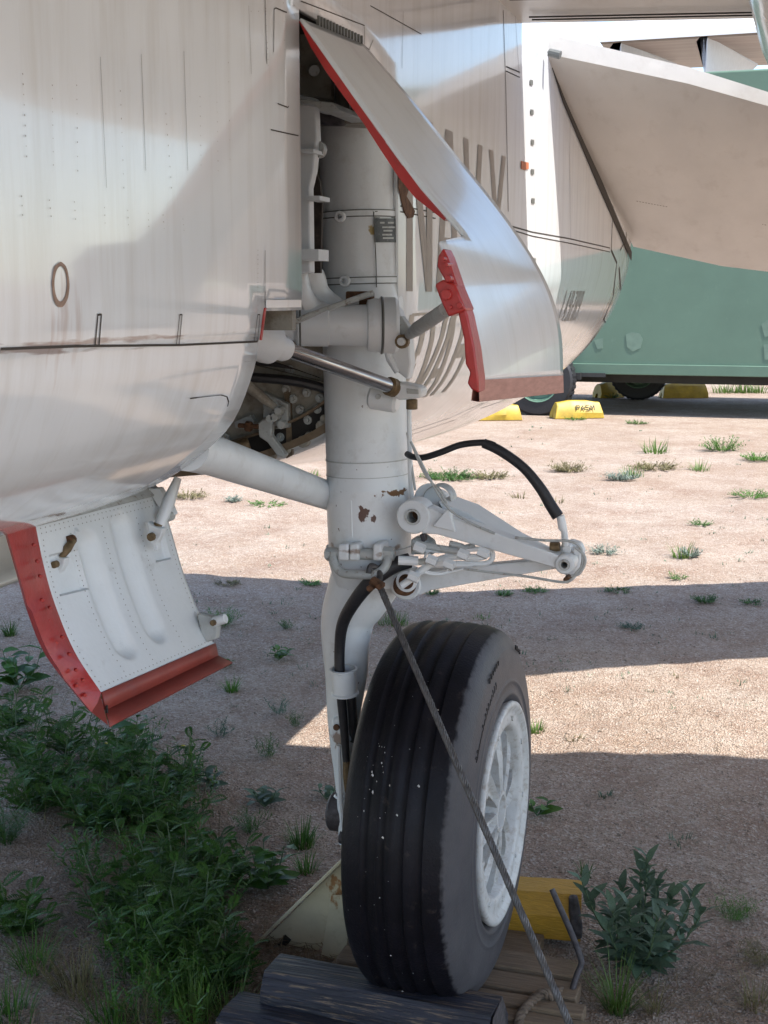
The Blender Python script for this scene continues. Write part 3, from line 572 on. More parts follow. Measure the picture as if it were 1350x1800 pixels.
mb = MB(); mb.tube([AY(720, 588, -.25), AY(735, 577, -.36), AY(785, 543, -.80)], [.011, .015, .013], 14); gp(mb, 'door_link_rod', 'fitting')
mb = MB(); mb.tube([AY(676, 605, -.20), AY(686, 632, -.20), AY(698, 655, -.20)], [.006, .009, .006], 10); gp(mb, 'hydraulic_line', 'white')
# cables over trunnion
for off in (0, 4):
    mb = MB(); mb.tube([AY(484, 556 + off, -.33), AY(515, 563 + off, -.33), AY(545, 552 + off, -.30), AY(590, 536 + off, -.26), AY(640, 518 + off, -.22), AY(655, 514 + off, -.2)], .0045, 8, smooth=5); gp(mb, 'hydraulic_line', 'fitting')
mb = MB(); mb.box(AY(633, 520, -.19), (.06, .03, .02)); mb.box(AY(645, 534, -.17), (.03, .03, .02)); gp(mb, 'hose_clamp', 'rust', bevel=.004)
mb = MB(); mb.cyl(AY(640, 531, -.165), AY(660, 533, -.165), .011, 10); gp(mb, 'union_nut')
# retraction actuator -------------------------------------------------------
A0 = AY(440, 590, -.62); A1 = AY(690, 681, -.24); ad = (A1 - A0).normalized()
mb = MB(); q0 = AY(452, 596, -.60); mb.lathe(q0, ad, [(-.12, 0), (-.12, .036), (.025, .042), (.040, .040), (.046, .030), (.046, .026), (.075, .026), (.084, .022), (.084, 0)], 32); gp(mb, 'actuator_cylinder')
mb = MB(); q1 = AY(465, 556, -.60); mb.lathe(q1, ad, [(-.06, 0), (-.06, .022), (.022, .022), (.028, .016), (.028, 0)], 24); gp(mb, 'accumulator_cap')
mb = MB(); mb.tube([q0, A1], .0160, 20); gp(mb, 'chrome_piston_rod', 'chrome')
mb = MB(); mb.lathe(A1, ad, [(-.015, .016), (-.012, .021), (.004, .021), (.006, .018), (.03, .019), (.03, 0)], 18); gp(mb, 'rod_end', 'ochre')
mb = MB(); mb.prism(*PP([(692, 672), (712, 674), (738, 680), (741, 690), (738, 700), (700, 704), (690, 695)], -.245, .05)); gp(mb, 'clevis', 'white', bevel=.005)
mb = MB(); mb.prism(*PP([(714, 683), (735, 685), (735, 693), (715, 692)], -.248, .004)); gp(mb, 'clevis_slot', 'fitting', bevel=.001)
mb = MB(); q = AY(724, 702, -.225); mb.cyl(q, q - V((0, 0, .022)), .013, 12); gp(mb, 'clevis_bolt', 'ochre')
mb = MB(); mb.cyl(AY(650, 697, -.185), AY(700, 706, -.185), .027, 20, bev=.006); gp(mb, 'pivot_boss', bevel=0)
mb = MB(); q = AY(666, 697, -.208); mb.cyl(q, q + V((0, -.01, 0)), .006, 8); gp(mb, 'bolt', 'fitting')
# drag brace ----------------------------------------------------------------
mb = MB(); mb.tube([AY(330, 790, -.85), AY(372, 800, -.70), AY(576, 871, -.03), AY(600, 880, .0)], [.040, .040, .035, .035], 24, caps=True); gp(mb, 'drag_brace', 'strut')
# side hose and lines on the right of the strut
mb = MB(); mb.tube([AY(719, 715, -.10), AY(720, 780, -.10), AY(722, 850, -.08), AY(725, 880, -.06)], .006, 8, smooth=4); gp(mb, 'hydraulic_line')
mb = MB(); mb.tube([AY(716, 760, -.09), AY(724, 820, -.09), AY(730, 862, -.09)], .003, 6, smooth=4); gp(mb, 'hydraulic_line', 'fitting')
# black looped hose
mb = MB(); mb.tube([AY(716, 798, -.10), AY(726, 803, -.12), AY(745, 804, -.13), AY(775, 795, -.14), AY(810, 782, -.14), AY(850, 778, -.14), AY(870, 783, -.14)], .0075, 12, smooth=6); gp(mb, 'black_hose', 'hose')
mb = MB(); mb.tube([AY(850, 779, -.14), AY(880, 793, -.14), AY(920, 822, -.14), AY(950, 858, -.14), AY(968, 888, -.14), AY(981, 908, -.14)], [.011, .0115, .0115, .0125, .0135, .014], 12, smooth=6); gp(mb, 'hose_sleeve', 'hose')
mb = MB(); mb.tube([AY(985, 906, -.14), AY(989, 928, -.14), AY(992, 934, -.14), AY(993, 948, -.13), AY(994, 962, -.12)], [.009, .010, .007, .008, .007], 12); gp(mb, 'hose_fitting', 'white')
# torque links -----------------------------------------------------------------
def torque_link(pA, pB, rA, rB, y, th, holeA, holeB, m='strut', nm='torque_link'):
    """flat forged arm with a bored eye at each end, lying across the camera's view, thick along y"""
    A_ = AY(*pA, y); B_ = AY(*pB, y); d = (B_ - A_); d.y = 0; L_ = d.length; d.normalize(); s_ = V((-d.z, 0, d.x))
    mb = MB()
    w0 = rA * .82; w1 = rB * .9
    mb.prism([A_ + d * rA * .7 + s_ * w0, A_ + d * rA * .7 - s_ * w0, A_ + d * rA * 1.6 - s_ * w0 * .72, B_ - d * rB * .8 - s_ * w1 * .75, B_ - d * rB * .8 + s_ * w1 * .75, A_ + d * rA * 1.7 + s_ * w0 * .8], (0, th, 0))
    o1 = mb.build(nm, M[m], gear, bevel=.003)
    for c_, r_, h_, pn in ((A_, rA, holeA, 'pivot_eye'), (B_, rB, holeB, 'pivot_eye')):
        mb = MB(); mb.lathe(c_ + V((0, -.006, 0)), (0, 1, 0), [(th + .012, h_), (0, h_), (-.0, h_ + .004), (.0, r_ - .003), (.003, r_), (th + .009, r_), (th + .012, r_ - .003), (th + .012, h_)], 32); mb.build(pn, M[m], o1)
        mb = MB(); mb.lathe(c_ + V((0, -.008, 0)), (0, 1, 0), [(.0, h_ + .0025), (-.002, h_ + .002), (-.002, h_ - .003), (th, h_ - .003)], 28); mb.build('bushing', M['fitting'], o1)
        mb = MB(); mb.lathe(c_ + V((0, th * .8, 0)), (0, 1, 0), [(0, 0), (0, h_)], 20); mb.build('bore', M['rust'], o1)
torque_link((727, 908), (993, 992), .040, .022, -.16, .045, .0165, .0105)
torque_link((765, 885), (985, 985), .032, .018, .03, .03, .014, .009)
torque_link((713, 1027), (985, 990), .038, .017, -.10, .04, .017, .008)
mb = MB(); mb.prism(*PP([(790, 915), (870, 945), (920, 962), (900, 952), (820, 900), (770, 882)], -.10, .12)); gp(mb, 'link_web', 'white', bevel=.002)
mb = MB(); mb.prism(*PP([(760, 925), (788, 893), (800, 935)], -.17, .02)); gp(mb, 'gusset', 'white', bevel=.002)
mb = MB(); mb.cyl(AY(752, 872, -.04), AY(765, 890, .02), .035, 20); gp(mb, 'pivot_housing', 'white')
mb = MB(); mb.lathe(AY(768, 880, -.05), (0, 1, 0), [(0, .034), (.004, .036), (.05, .036)], 24); gp(mb, 'pivot_housing', 'fitting')
mb = MB(); mb.lathe(AY(712, 1027, -.13), (0, -1, 0), [(0, 0), (0, .027), (.006, .027), (.010, .021), (.012, .021), (.030, .020), (.032, .016), (.032, 0)], 24); gp(mb, 'pivot_nut', 'rust')
mb = MB(); mb.lathe(AY(716, 1021, -.155), (0, -1, 0), [(0, .021), (.003, .025), (.008, .025), (.010, .018)], 24); gp(mb, 'washer', 'white')
# lug on the apex
mb = MB(); mb.prism(*PP([(975, 975), (985, 960), (1000, 952), (1018, 958), (1024, 972), (1018, 1000), (1008, 1022), (996, 1018), (990, 1005), (980, 985)], -.08, .05)); gp(mb, 'apex_housing', 'white', bevel=.006)
for (c_, r_) in (((1000, 962), .010), ((1018, 966), .008), ((1000, 1015), .008)):
    q = AY(*c_, -.10); mb = MB(); mb.cyl(q, q + V((0, -.03, 0)), r_, 10); gp(mb, 'union_nut', 'rust' if c_[1] > 1000 else 'white')
mb = MB(); mb.cyl(AY(967, 961, -.13), AY(984, 961, -.13), .011, 10); gp(mb, 'brass_fitting', 'ochre')
for pts, r_ in (([(905, 945), (960, 950), (1000, 951), (1018, 960), (1024, 975), (1022, 995), (1012, 1008), (1003, 1020), (985, 1023), (930, 1014), (880, 1008), (815, 1000)], .003),
                ([(1012, 962), (1026, 975), (1028, 990), (1018, 1008), (1004, 1012)], .0035), ([(722, 776), (760, 850), (790, 895), (825, 918), (870, 938)], .003), ([(722, 776), (745, 830), (772, 862), (785, 885)], .0025)):
    mb = MB(); mb.tube([AY(px, py, -.17) for px, py in pts], r_, 7, smooth=5); gp(mb, 'hydraulic_line', 'fitting')
# brake lines between the links
cl = [([(705, 1030), (722, 1018), (745, 1000), (770, 985), (800, 978), (840, 980), (860, 972)], .0085, 'white'), ([(742, 1000), (752, 970), (782, 968), (785, 1005), (745, 1005), (770, 1010), (815, 1000)], .003, 'white'),
      ([(745, 965), (780, 968), (850, 965), (866, 974), (855, 990), (800, 990)], .006, 'white'), ([(700, 985), (735, 986)], .011, 'white'), ([(735, 988), (760, 985)], .008, 'fitting'), ([(760, 992), (800, 992), (830, 992)], .008, 'white'), ([(725, 955), (765, 963), (820, 972)], .009, 'fitting'),
      ([(790, 955), (815, 962), (800, 968), (835, 958)], .007, 'fitting')]
for pts, r_, m_ in cl:
    mb = MB(); mb.tube([AY(px, py, -.19 + .0004 * (px - 700)) for px, py in pts], r_, 10, smooth=4); gp(mb, 'brake_line', m_)
for c_ in ((728, 1014), (760, 985), (850, 972), (790, 992), (738, 963), (815, 975)):
    q = AY(*c_, -.20); mb = MB(); mb.lathe(q - V((.012, 0, -.004)), (1, 0, -.35), [(0, 0), (0, .012), (.024, .012), (.024, 0)], 6); gp(mb, 'union_nut', 'white')
mb = MB(); mb.prism(*PP([(722, 948), (740, 944), (755, 955), (762, 975), (722, 975)], -.15, .05)); gp(mb, 'manifold_block', 'fitting', bevel=.003)
mb = MB(); mb.prism(*PP([(737, 940), (746, 938), (748, 950), (742, 955)], -.16, .02)); gp(mb, 'manifold_lug', 'iron', bevel=.002)
# clamp with tie-down ring ----------------------------------------------------
band(968, .014, .106, 'lower_collar')
mb = MB(); mb.cyl(AY(577, 972, -.165), AY(694, 976, -.165), .013, 16); gp(mb, 'clamp_pin', 'fitting')
for x0, x1 in ((594, 612), (614, 630), (655, 670)):
    mb = MB(); mb.prism(*PP([(x0, 956), (x1, 956), (x1 + 1, 986), (x0 - 1, 986)], -.185, .06)); gp(mb, 'clamp_lug', 'strut', bevel=.005)
mb = MB(); mb.cyl(AY(672, 972, -.165), AY(692, 974, -.165), .016, 6); gp(mb, 'clamp_nut', 'fitting')
mb = MB(); mb.cyl(AY(573, 974, -.165), AY(586, 974, -.165), .016, 6); gp(mb, 'clamp_nut', 'fitting')
mb = MB(); mb.tube([AY(586, 972, -.17), AY(588, 990, -.18), AY(600, 1006, -.19), (AY(625, 1010, -.20)), AY(655, 1010, -.20), AY(672, 1002, -.19), AY(680, 990, -.18), AY(683, 978, -.17)], .0105, 12, smooth=5); gp(mb, 'tie_down_shackle', 'fitting')
# fork ---------------------------------------------------------------------------
fk = [(655, 970, .095), (648, 1005, .090), (630, 1045, .080), (612, 1085, .067), (608, 1130, .060), (609, 1180, .054), (605, 1240, .044), (603, 1300, .034), (603, 1350, .024), (606, 1400, .020), (611, 1450, .024), (613, 1480, .026)]
mb = MB(); mb.tube([AY(px, py, -.03) for px, py, r_ in fk], [r_ for *_, r_ in fk], 28, smooth=5, flat=1.0, up=(0, 1, 0)); gp(mb, 'fork', 'strut')
mb = MB(); mb.prism(*PP([(583, 1262), (612, 1262), (616, 1305), (600, 1312), (583, 1305), (577, 1288)], -.085, .06)); gp(mb, 'fork_boss', 'strut', bevel=.008)
mb = MB(); q = AY(592, 1278, -.09); mb.cyl(q, q + V((0, -.006, 0)), .008, 10); gp(mb, 'bolt', 'rust')
mb = MB(); mb.lathe(AY(604, 1178, -.12), (AY(607, 1222, -.115) - AY(604, 1178, -.12)), [(-.004, .029), (-.004, .034), (.0, .034), (.003, .030), (.055, .030), (.058, .034), (.062, .034), (.062, .026), (-.004, .026)], 28); gp(mb, 'hose_sleeve_guide', 'strut')
mb = MB(); mb.tube([AY(720, 985, -.14), AY(690, 995, -.16), AY(655, 1020, -.18), AY(625, 1055, -.17), AY(603, 1095, -.14), AY(597, 1140, -.12), AY(598, 1200, -.12), AY(603, 1260, -.11), AY(609, 1338, -.10)], [.018, .019, .018, .016, .0145, .013, .0125, .011, .009], 14, smooth=6); gp(mb, 'black_brake_hose', 'hose')
mb = MB(); mb.tube([AY(617, 1225, -.10), AY(621, 1280, -.08), AY(622, 1300, -.06)], .012, 10); gp(mb, 'black_brake_hose', 'hose')
mb = MB(); mb.tube([AY(609, 1336, -.10), AY(610, 1365, -.10), AY(611, 1392, -.09)], [.009, .010, .007], 10); gp(mb, 'hose_fitting', 'ochre')
mb = MB(); mb.tube([AY(595, 1310, -.10), AY(598, 1400, -.10), AY(603, 1460, -.08)], [.006, .008, .006], 8); gp(mb, 'brake_line', 'white')
mb = MB(); mb.lathe(AY(602, 1402, -.07), (0, 0, 1), [(0, .018), (.004, .022), (.008, .018)], 16); gp(mb, 'cable_eye', 'white')
mb = MB(); mb.cyl(AY(598, 1470, -.05), AY(616, 1474, -.05), .018, 12); gp(mb, 'axle_nut', 'iron')
mb = MB(); mb.cyl((-.30, 0, .46), (-.05, 0, .46), .05, 20); gp(mb, 'axle', 'iron')

# wheel --------------------------------------------------------------------------
ZC = .513; RT = .457
wheel = bpy.data.objects.new('wheel', None); COL.objects.link(wheel); wheel.parent = air; wheel.location = -air.location
def wp(mb, name, m, **k): return mb.build(name, M[m], wheel, **k)
tp = [(-.130, .27), (-.134, .30), (-.134, .36), (-.130, .40), (-.122, .425), (-.112, .4385), (-.1, .446)]
def tr_(x): return RT - .0075 * (x / .1) ** 2
for gx in (-.062, -.022, .020, .062): tp += [(gx - .0105, tr_(gx)), (gx - .006, tr_(gx) - .007), (gx + .006, tr_(gx) - .007), (gx + .0105, tr_(gx))]
tp += [(.1, .446), (.110, .441)]
mb = MB(); mb.lathe((0, 0, ZC), (1, 0, 0), tp, 128)
tyre = wp(mb, 'tyre', 'rubber', angle=60)
mb = MB(); mb.lathe((0, 0, ZC), (1, 0, 0), [(.110, .441), (.120, .433), (.130, .418), (.138, .400), (.1385, .399), (.142, .385), (.146, .36), (.149, .33), (.1495, .325), (.1515, .322), (.1515, .318), (.149, .315), (.149, .296), (.1515, .292), (.1515, .287), (.147, .283), (.140, .272), (.13, .26)], 128)
mb.build('sidewall', M['rubber'], wheel, angle=60)
# moulded marks on the sidewall (unreadable raised characters)
mb = MB()
for (th0, n_, r0, hh) in ((.30, 6, .392, .012), (.42, 15, .352, .016), (-.35, 4, .405, .010)):
    for k in range(n_):
        a = R(90) - (th0 - .3) - k * .045 - .12
        for seg_ in range(random.choice((1, 2))):
            rr = r0 + (0 if seg_ == 0 else hh * .5); c_ = V((.1465 - (rr - .35) * .08, -math.cos(a) * rr, ZC + math.sin(a) * rr))
            mb.box(c_, (.004, .004, hh * (.9 if seg_ == 0 else .4)), Matrix.Rotation(-(R(90) - a), 3, 'X'))
tag(mb.build('moulded_lettering', M['hose'], wheel), None, kind='stuff')
mb = MB(); mb.lathe((0, 0, ZC), (1, 0, 0), [(.13, .262), (.150, .272), (.158, .271), (.161, .266), (.160, .258), (.152, .250), (.150, .236), (.152, .222), (.150, .212), (.143, .206), (.10, .201), (.0, .196), (-.06, .194)], 96)
wp(mb, 'rim', 'rim', angle=60)
mb = MB(); mb.lathe((0, 0, ZC), (1, 0, 0), [(.075, 0), (.07, .203)], 40); wp(mb, 'brake_disc', 'brake')
for k in range(14):
    a = k * 2 * math.pi / 14; mb = MB(); c_ = V((.06, math.cos(a) * .165, ZC + math.sin(a) * .165)); mb.cyl(c_, c_ + V((.03, 0, 0)), .013, 8); wp(mb, 'brake_bolt', 'brake')
mb = MB(); mb.lathe((0, 0, ZC), (1, 0, 0), [(.03, .05), (.140, .052), (.147, .050), (.147, .041), (.138, .038), (.10, .034), (.10, 0)], 40); wp(mb, 'hub', 'rim')
for k in range(8):                                    # fan shaped spokes
    a = R(90) + k * 2 * math.pi / 8; ca, sa = math.cos(a), math.sin(a)
    def sp3(rr, tt, x): return V((x, ca * rr - sa * tt, ZC + sa * rr + ca * tt))
    mb = MB()
    st_ = []
    for rr, hw, xf, xb in ((.042, .012, .147, .10), (.08, .016, .146, .09), (.13, .022, .143, .09), (.17, .028, .138, .08), (.204, .036, .130, .08)):
        st_.append([sp3(rr, -hw, xf), sp3(rr, -hw * .6, xf - .016), sp3(rr, hw * .6, xf - .016), sp3(rr, hw, xf), sp3(rr, hw * .9, xb), sp3(rr, -hw * .9, xb)])
    mb.loft(st_); wp(mb, 'spoke', 'rim', bevel=.002)
for k in range(9):
    a = R(90) + (k + .5) * 2 * math.pi / 9; mb = MB(); c_ = V((.15, math.cos(a) * .228, ZC + math.sin(a) * .228)); mb.cyl(c_, c_ + V((.006, 0, 0)), .007, 8); wp(mb, 'rim_bolt', 'rim')
mb = MB()                                             # grit stuck on the tread
for k in range(60):
    x_ = random.gauss(-.02, .05) if k % 3 else random.gauss(-.05, .02); x_ = max(-.10, min(.10, x_)); a = R(random.uniform(120, 265)) if k % 3 else R(random.gauss(150, 7)); r_ = .4575 - .0075 * (x_ / .1) ** 2; s_ = .0007 + .0026 * random.random() ** 4
    e_ = random.uniform(1, 2.6) if k % 3 == 0 else 1
    c_ = V((x_, math.cos(a) * r_, ZC + math.sin(a) * r_)); t_ = V((0, -math.sin(a), math.cos(a))) * s_ * e_; n_ = V((0, math.cos(a), math.sin(a))) * s_ * .5; w_ = V((s_, 0, 0))
    mb.add([c_ + w_, c_ - w_, c_ + t_ + w_ * .6, c_ - t_, c_ + n_, c_ - n_], oct_f)
tag(mb.build('grit', M['rim'], wheel, angle=20), None, kind='stuff')

# upper strut door -----------------------------------------------------------------
def interp(P, t_):
    s_ = t_ * (len(P) - 1); i = min(int(s_), len(P) - 2); return P[i].lerp(P[i + 1], s_ - i)
farp = [AY(640, 78, -.33), AY(722, 172, -.31), AY(800, 270, -.30), AY(856, 338, -.30), AY(903, 400, -.30), AY(945, 465, -.30), AY(973, 525, -.30), AY(988, 590, -.30), AY(990, 660, -.30)]
nearU = [AY(529, 32, -.685), AY(585, 112, -.69), AY(640, 190, -.70), AY(697, 268, -.71), AY(752, 343, -.71), AY(790, 394, -.71), AY(818, 428, -.72)]
nearL = [AY(775, 424, -.90), AY(790, 468, -.90), AY(808, 520, -.90), AY(822, 575, -.90), AY(834, 625, -.90), AY(841, 668, -.90)]
far_all = catmull(farp, 5); farU, farL = far_all[:21], far_all[20:]; nL = catmull(nearL, 5)
blend = [interp(nL, k / 5).lerp(interp(farL, k / 5), .30) for k in range(6)]
nU_all = catmull(nearU[:-2] + blend, 5); nU = nU_all[:26]
mb = MB(); ks = 14; door_rings = []
def door_surface(nn_, ff_, k0, k1, bulge=.0):
    rr = []
    for k in range(k0 + 1):
        a = interp(nn_, k / k0); b_ = interp(ff_, k / k0); rr.append([a.lerp(b_, j / k1) + V((bulge, 0, bulge * .5)) * math.sin(math.pi * j / k1) * (math.sin(math.pi * min(1, (k + 1) / k0) * .5)) for j in range(k1 + 1)])
    return rr
M['door'] = mat('door_paint', (.66, .71, .75), .16, var=.04, scale=3, stretch=(1, 3, .6), bump=.0004, bscale=14, coat=.35, dirt=.28, dirtcol=(.36, .34, .32), th=(.5, .75))
k_lo = 22; lowN = [interp(nL, k / k_lo).lerp(interp(farL, k / k_lo), .30) for k in range(k_lo + 1)]
main = door_surface(nU, farU, 30, ks) + [[lowN[k].lerp(interp(farL, k / k_lo), j / ks) for j in range(ks + 1)] for k in range(1, k_lo + 1)]
for _ in range(6):                                    # fair the curve where the two door leaves meet
    main = [main[0]] + [[main[k][j] * .5 + (main[k - 1][j] + main[k + 1][j]) * .25 for j in range(ks + 1)] for k in range(1, len(main) - 1)] + [main[-1]]
ext = [[interp(nL, k / k_lo).lerp(main[30 + k][0], j / 5) for j in range(6)] for k in range(k_lo + 1)]
mb.loft(main, False, False); mb.loft(ext, False, False)
import bmesh
me_ = bpy.data.meshes.new('strut_door'); me_.from_pydata(mb.v, [], mb.f); bm_ = bmesh.new(); bm_.from_mesh(me_); bmesh.ops.remove_doubles(bm_, verts=bm_.verts, dist=.0004); bmesh.ops.recalc_face_normals(bm_, faces=bm_.faces); bm_.to_mesh(me_); bm_.free()
up = mk('strut_door', me_, M['door'], air, solid=.005)
ld = [ext[k][:-1] + main[30 + k] for k in range(k_lo + 1)]
bot = ld[-1]; mb = MB(); mb.loft([bot, [p + V((.002, 0, -.035)) for p in bot], [p + V((.0, 0, -.036)) for p in bot], [p + V((-.012, 0, -.034)) for p in bot], [p + V((-.008, 0, 0)) for p in bot]], False, False); mb.build('bottom_seal_strip', M['salmon'], up)
# red frame along the upper front edge, inside
w_ = [.000, .012, .016, .015, .014, .018, .022, .020, .004]
fe = [main[int(k / 8 * 27)][0] + V((-.003, 0, -.003)) for k in range(9)]
mb = MB(); mb.loft([[p, p + V((-.7, .0, -.7)).normalized() * (w_[k] * .75 + .003) + V((0, .004, 0)), p + V((-.7, .0, -.7)).normalized() * (w_[k] * .75 + .003) + V((0, .05, 0)), p + V((0, .05, 0))] for k, p in enumerate(fe)]); mb.build('red_door_frame', M['red'], up)
mb = MB(); mb.prism(*PP([(779, 436), (787, 452), (800, 490), (822, 555), (834, 612), (841, 665), (841, 691), (828, 684), (821, 674), (826, 655), (818, 640), (815, 595), (806, 555), (800, 520), (780, 490), (768, 468), (770, 450)], -.912, .05)); mb.build('red_edge_rib', M['red'], up, bevel=.003)
mb = MB(); mb.prism(*PP([(764, 500), (779, 491), (800, 500), (819, 545), (788, 557), (775, 530)], -.925, .06)); mb.build('red_bracket', M['red'], up, bevel=.003)
for px, py, r_ in ((786, 518, .009), (780, 455, .003), (786, 465, .003), (789, 490, .0055), (809, 537, .005), (793, 540, .003)):
    mb = MB(); q = AY(px, py, -.925); mb.cyl(q + V((0, .03, 0)), q + V((0, -.004 - r_ * .6, 0)), r_, 10); mb.build('bolt', M['red'], up)

# hanging belly door -----------------------------------------------------------------
dn = [AY(62, 925, -.91), AY(75, 990, -.91), AY(95, 1060, -.91), AY(130, 1145, -.91), AY(177, 1217, -.91)]
df = [AY(282, 868, -.43), AY(303, 940, -.43), AY(322, 1005, -.43), AY(347, 1070, -.43), AY(376, 1131, -.43)]
dn5, df5 = catmull(dn, 6), catmull(df, 6)
def dpt(a, b_):
    p = interp(dn5, b_).lerp(interp(df5, b_), a); return p
def dnorm(b_): 
    e = .01; a = dpt(.5, min(b_ + e, 1)) - dpt(.5, max(b_ - e, 0)); nn = a.cross(dpt(1, b_) - dpt(0, b_)).normalized()
    return nn if nn.x > 0 else -nn
NA, NB = 60, 72; gr = []
for j in range(NB + 1):
    b_ = j / NB; nn = dnorm(b_); row = []
    for i in range(NA + 1):
        a = i / NA; d = 0
        for ca_, b0, b1 in ((.33, .20, .80), (.60, .14, .78)):
            bb = max(b0, min(b1, b_)); q = math.hypot((a - ca_) / .075, (b_ - bb) / .085); d -= .020 * max(0, 1 - q ** 2) ** 1.2 if q < 1 else 0
        for a0, a1, b0, b1 in ((.06, .24, .22, .46), (.80, .93, .16, .40)):
            if a0 < a < a1 and b0 < b_ < b1: d -= .012
        row.append(dpt(a, b_) + nn * d)
    gr.append(row)
mb = MB(); mb.loft(gr, False, False); bd = mb.build('belly_door', M['white'], air, angle=40, solid=-.004)
back = [[dpt(i / 8, j / 8) - dnorm(j / 8) * .03 for i in range(9)] for j in range(9)]
mb = MB(); mb.loft(back, False, False); mb.build('outer_skin', M['skin'], bd)
mb = MB()                                             # rivet rows
def dd(a, b_, r_=.0017):
    p = dpt(a, b_) + dnorm(b_) * .0008; u_ = (dpt(1, b_) - dpt(0, b_)).normalized() * r_; v_ = (dpt(a, min(1, b_ + .01)) - dpt(a, max(0, b_ - .01))).normalized() * r_
    mb.add([p + u_, p + v_, p - u_, p - v_], [(0, 1, 2, 3)])
for k in range(30):
    for b_ in (.035, .075): dd(.03 + k / 31, b_)
    dd(.02 + k / 31, .96)
for k in range(26):
    for a in (.03, .22, .46, .74, .965): dd(a + random.uniform(-.004, .004), .12 + k / 31 )
tag(mb.build('rivet', M['rivet'], bd), None, kind='stuff')
rl = [AY(10, 930, -1.04), AY(36, 1020, -1.03), AY(55, 1085, -1.01), AY(88, 1160, -.98), AY(160, 1252, -.93)]
rlc = catmull(rl, 6)
mb = MB(); rr = []
for j in range(25):
    b_ = j / 24; p = interp(dn5, b_); q = interp(rlc, b_); step = .006 if b_ > .42 else 0; step2 = -.005 if b_ > .82 else 0
    rr.append([p + V((.001, 0, 0)), p.lerp(q, .5) + V((step + step2 + .003, 0, 0)), q + V((step + step2, 0, 0)), q + V((-.012, .01, 0)), p + V((-.02, 0, 0))])
mb.loft(rr); re_ = mb.build('red_side_flange', M['red'], bd, angle=30)
for (px, py) in [(40, 962), (56, 958), (47, 990), (62, 987), (54, 1017), (67, 1013), (70, 1055), (84, 1068), (80, 1090), (95, 1130), (106, 1120), (118, 1150), (115, 1178), (130, 1178), (130, 1205), (142, 1196), (145, 1222)]:
    mb = MB(); q = AY(px, py, -.975 + (px - 40) * .0003) + V((.006, 0, 0)); nn = V((.75, -.6, 0)).normalized(); mb.cyl(q - nn * .008, q + nn * .0005, .0035, 8); mb.build('rivet_head', M['red'], bd)
b0, b1 = dn[-1], df[-1]; c0, c1 = AY(163, 1250, -.92), AY(388, 1158, -.42); e0, e1 = AY(178, 1281, -.94), AY(390, 1167, -.415)
c0b = AY(170, 1252, -.92)
mb = MB(); mb.loft([[b0.lerp(b1, k / 10) for k in range(11)], [b0.lerp(c0b, .9).lerp(c1, k / 10) if False else b0.lerp(b1, k / 10) + V((.006, 0, -.034 + .006 * k / 10)) for k in range(11)]], False, False); mb.build('red_bottom_flange', M['redfade'], bd, solid=.005)
f0 = [b0.lerp(b1, k / 10) + V((.006, 0, -.034 + .006 * k / 10)) for k in range(11)]
mb = MB(); mb.loft([[p + V((.001, 0, .0)) for p in f0], [p + V((.030, -.035 + .005 * k, -.016)) for k, p in enumerate(f0)], [p + V((.029, -.035 + .005 * k, -.018)) for k, p in enumerate(f0)]], False, False); mb.build('red_bottom_lip', M['redfade'], bd, solid=.002)
lp0 = f0[0] + V((.030, -.035, -.016)); en = rr[-1]
mb = MB(); mb.prism([b0 + V((-.002, 0, 0)), f0[0] + V((-.002, 0, 0)), lp0 + V((-.002, 0, 0)), en[2], en[1]], (-.004, .004, 0)); mb.build('red_corner_piece', M['redfade'], bd)
for px, py in ((181, 1246), (366, 1160)):
    mb = MB(); q = AY(px, py, -.915 if px < 300 else -.44) + V((.008, 0, 0)); mb.box(q, (.003, .005, .014)); mb.build('drain_slot', M['dark'], bd)
# door hinges and links
def dlink(pts, r_, m_='fitting', nm='hinge_link', sg=12): mb = MB(); mb.tube(pts, r_, sg); return mb.build(nm, M[m_], bd)
dlink([AY(92, 908, -.80), AY(118, 938, -.78)], [.014, .010], 'white', 'hinge_arm')
mb = MB(); mb.prism(*PP([(88, 905), (112, 905), (134, 936), (132, 950), (120, 952), (112, 938)], -.79, .015)); mb.build('hinge_arm', M['white'], bd, bevel=.002)
mb = MB(); q = AY(128, 948, -.80); mb.cyl(q, q + V((0, -.02, 0)), .010, 10); mb.build('bolt', M['rust'], bd)
dlink([AY(128, 950, -.81), AY(118, 965, -.83), AY(108, 980, -.84)], [.007, .009, .006], 'ochre', 'turnbuckle')
mb = MB(); mb.prism(*PP([(89, 965), (96, 968), (100, 980), (114, 982), (112, 994), (104, 1008), (106, 1018), (100, 1018), (92, 990)], -.85, .02)); mb.build('hinge_bracket', M['white'], bd, bevel=.002)
mb = MB(); q = AY(100, 991, -.86); mb.cyl(q, q + V((0, -.012, 0)), .007, 10); mb.build('bolt', M['ochre'], bd)
mb = MB(); mb.prism(*PP([(258, 858), (280, 858), (300, 890), (306, 905), (296, 910), (284, 900)], -.47, .02)); mb.build('hinge_arm', M['white'], bd, bevel=.002)
dlink([AY(313, 840, -.50), AY(297, 880, -.52), AY(280, 925, -.54)], [.008, .014, .012], 'strut', 'door_strut')
mb = MB(); q = AY(300, 905, -.46); mb.cyl(q, q + V((0, -.03, 0)), .013, 12); mb.build('pivot_boss', M['fitting'], bd)
dlink([AY(280, 922, -.54), AY(272, 942, -.55)], [.012, .010], 'ochre', 'turnbuckle')
mb = MB(); mb.prism(*PP([(259, 917), (270, 925), (286, 930), (283, 942), (275, 955), (277, 966), (270, 968), (262, 945)], -.56, .02)); mb.build('hinge_bracket', M['white'], bd, bevel=.002)
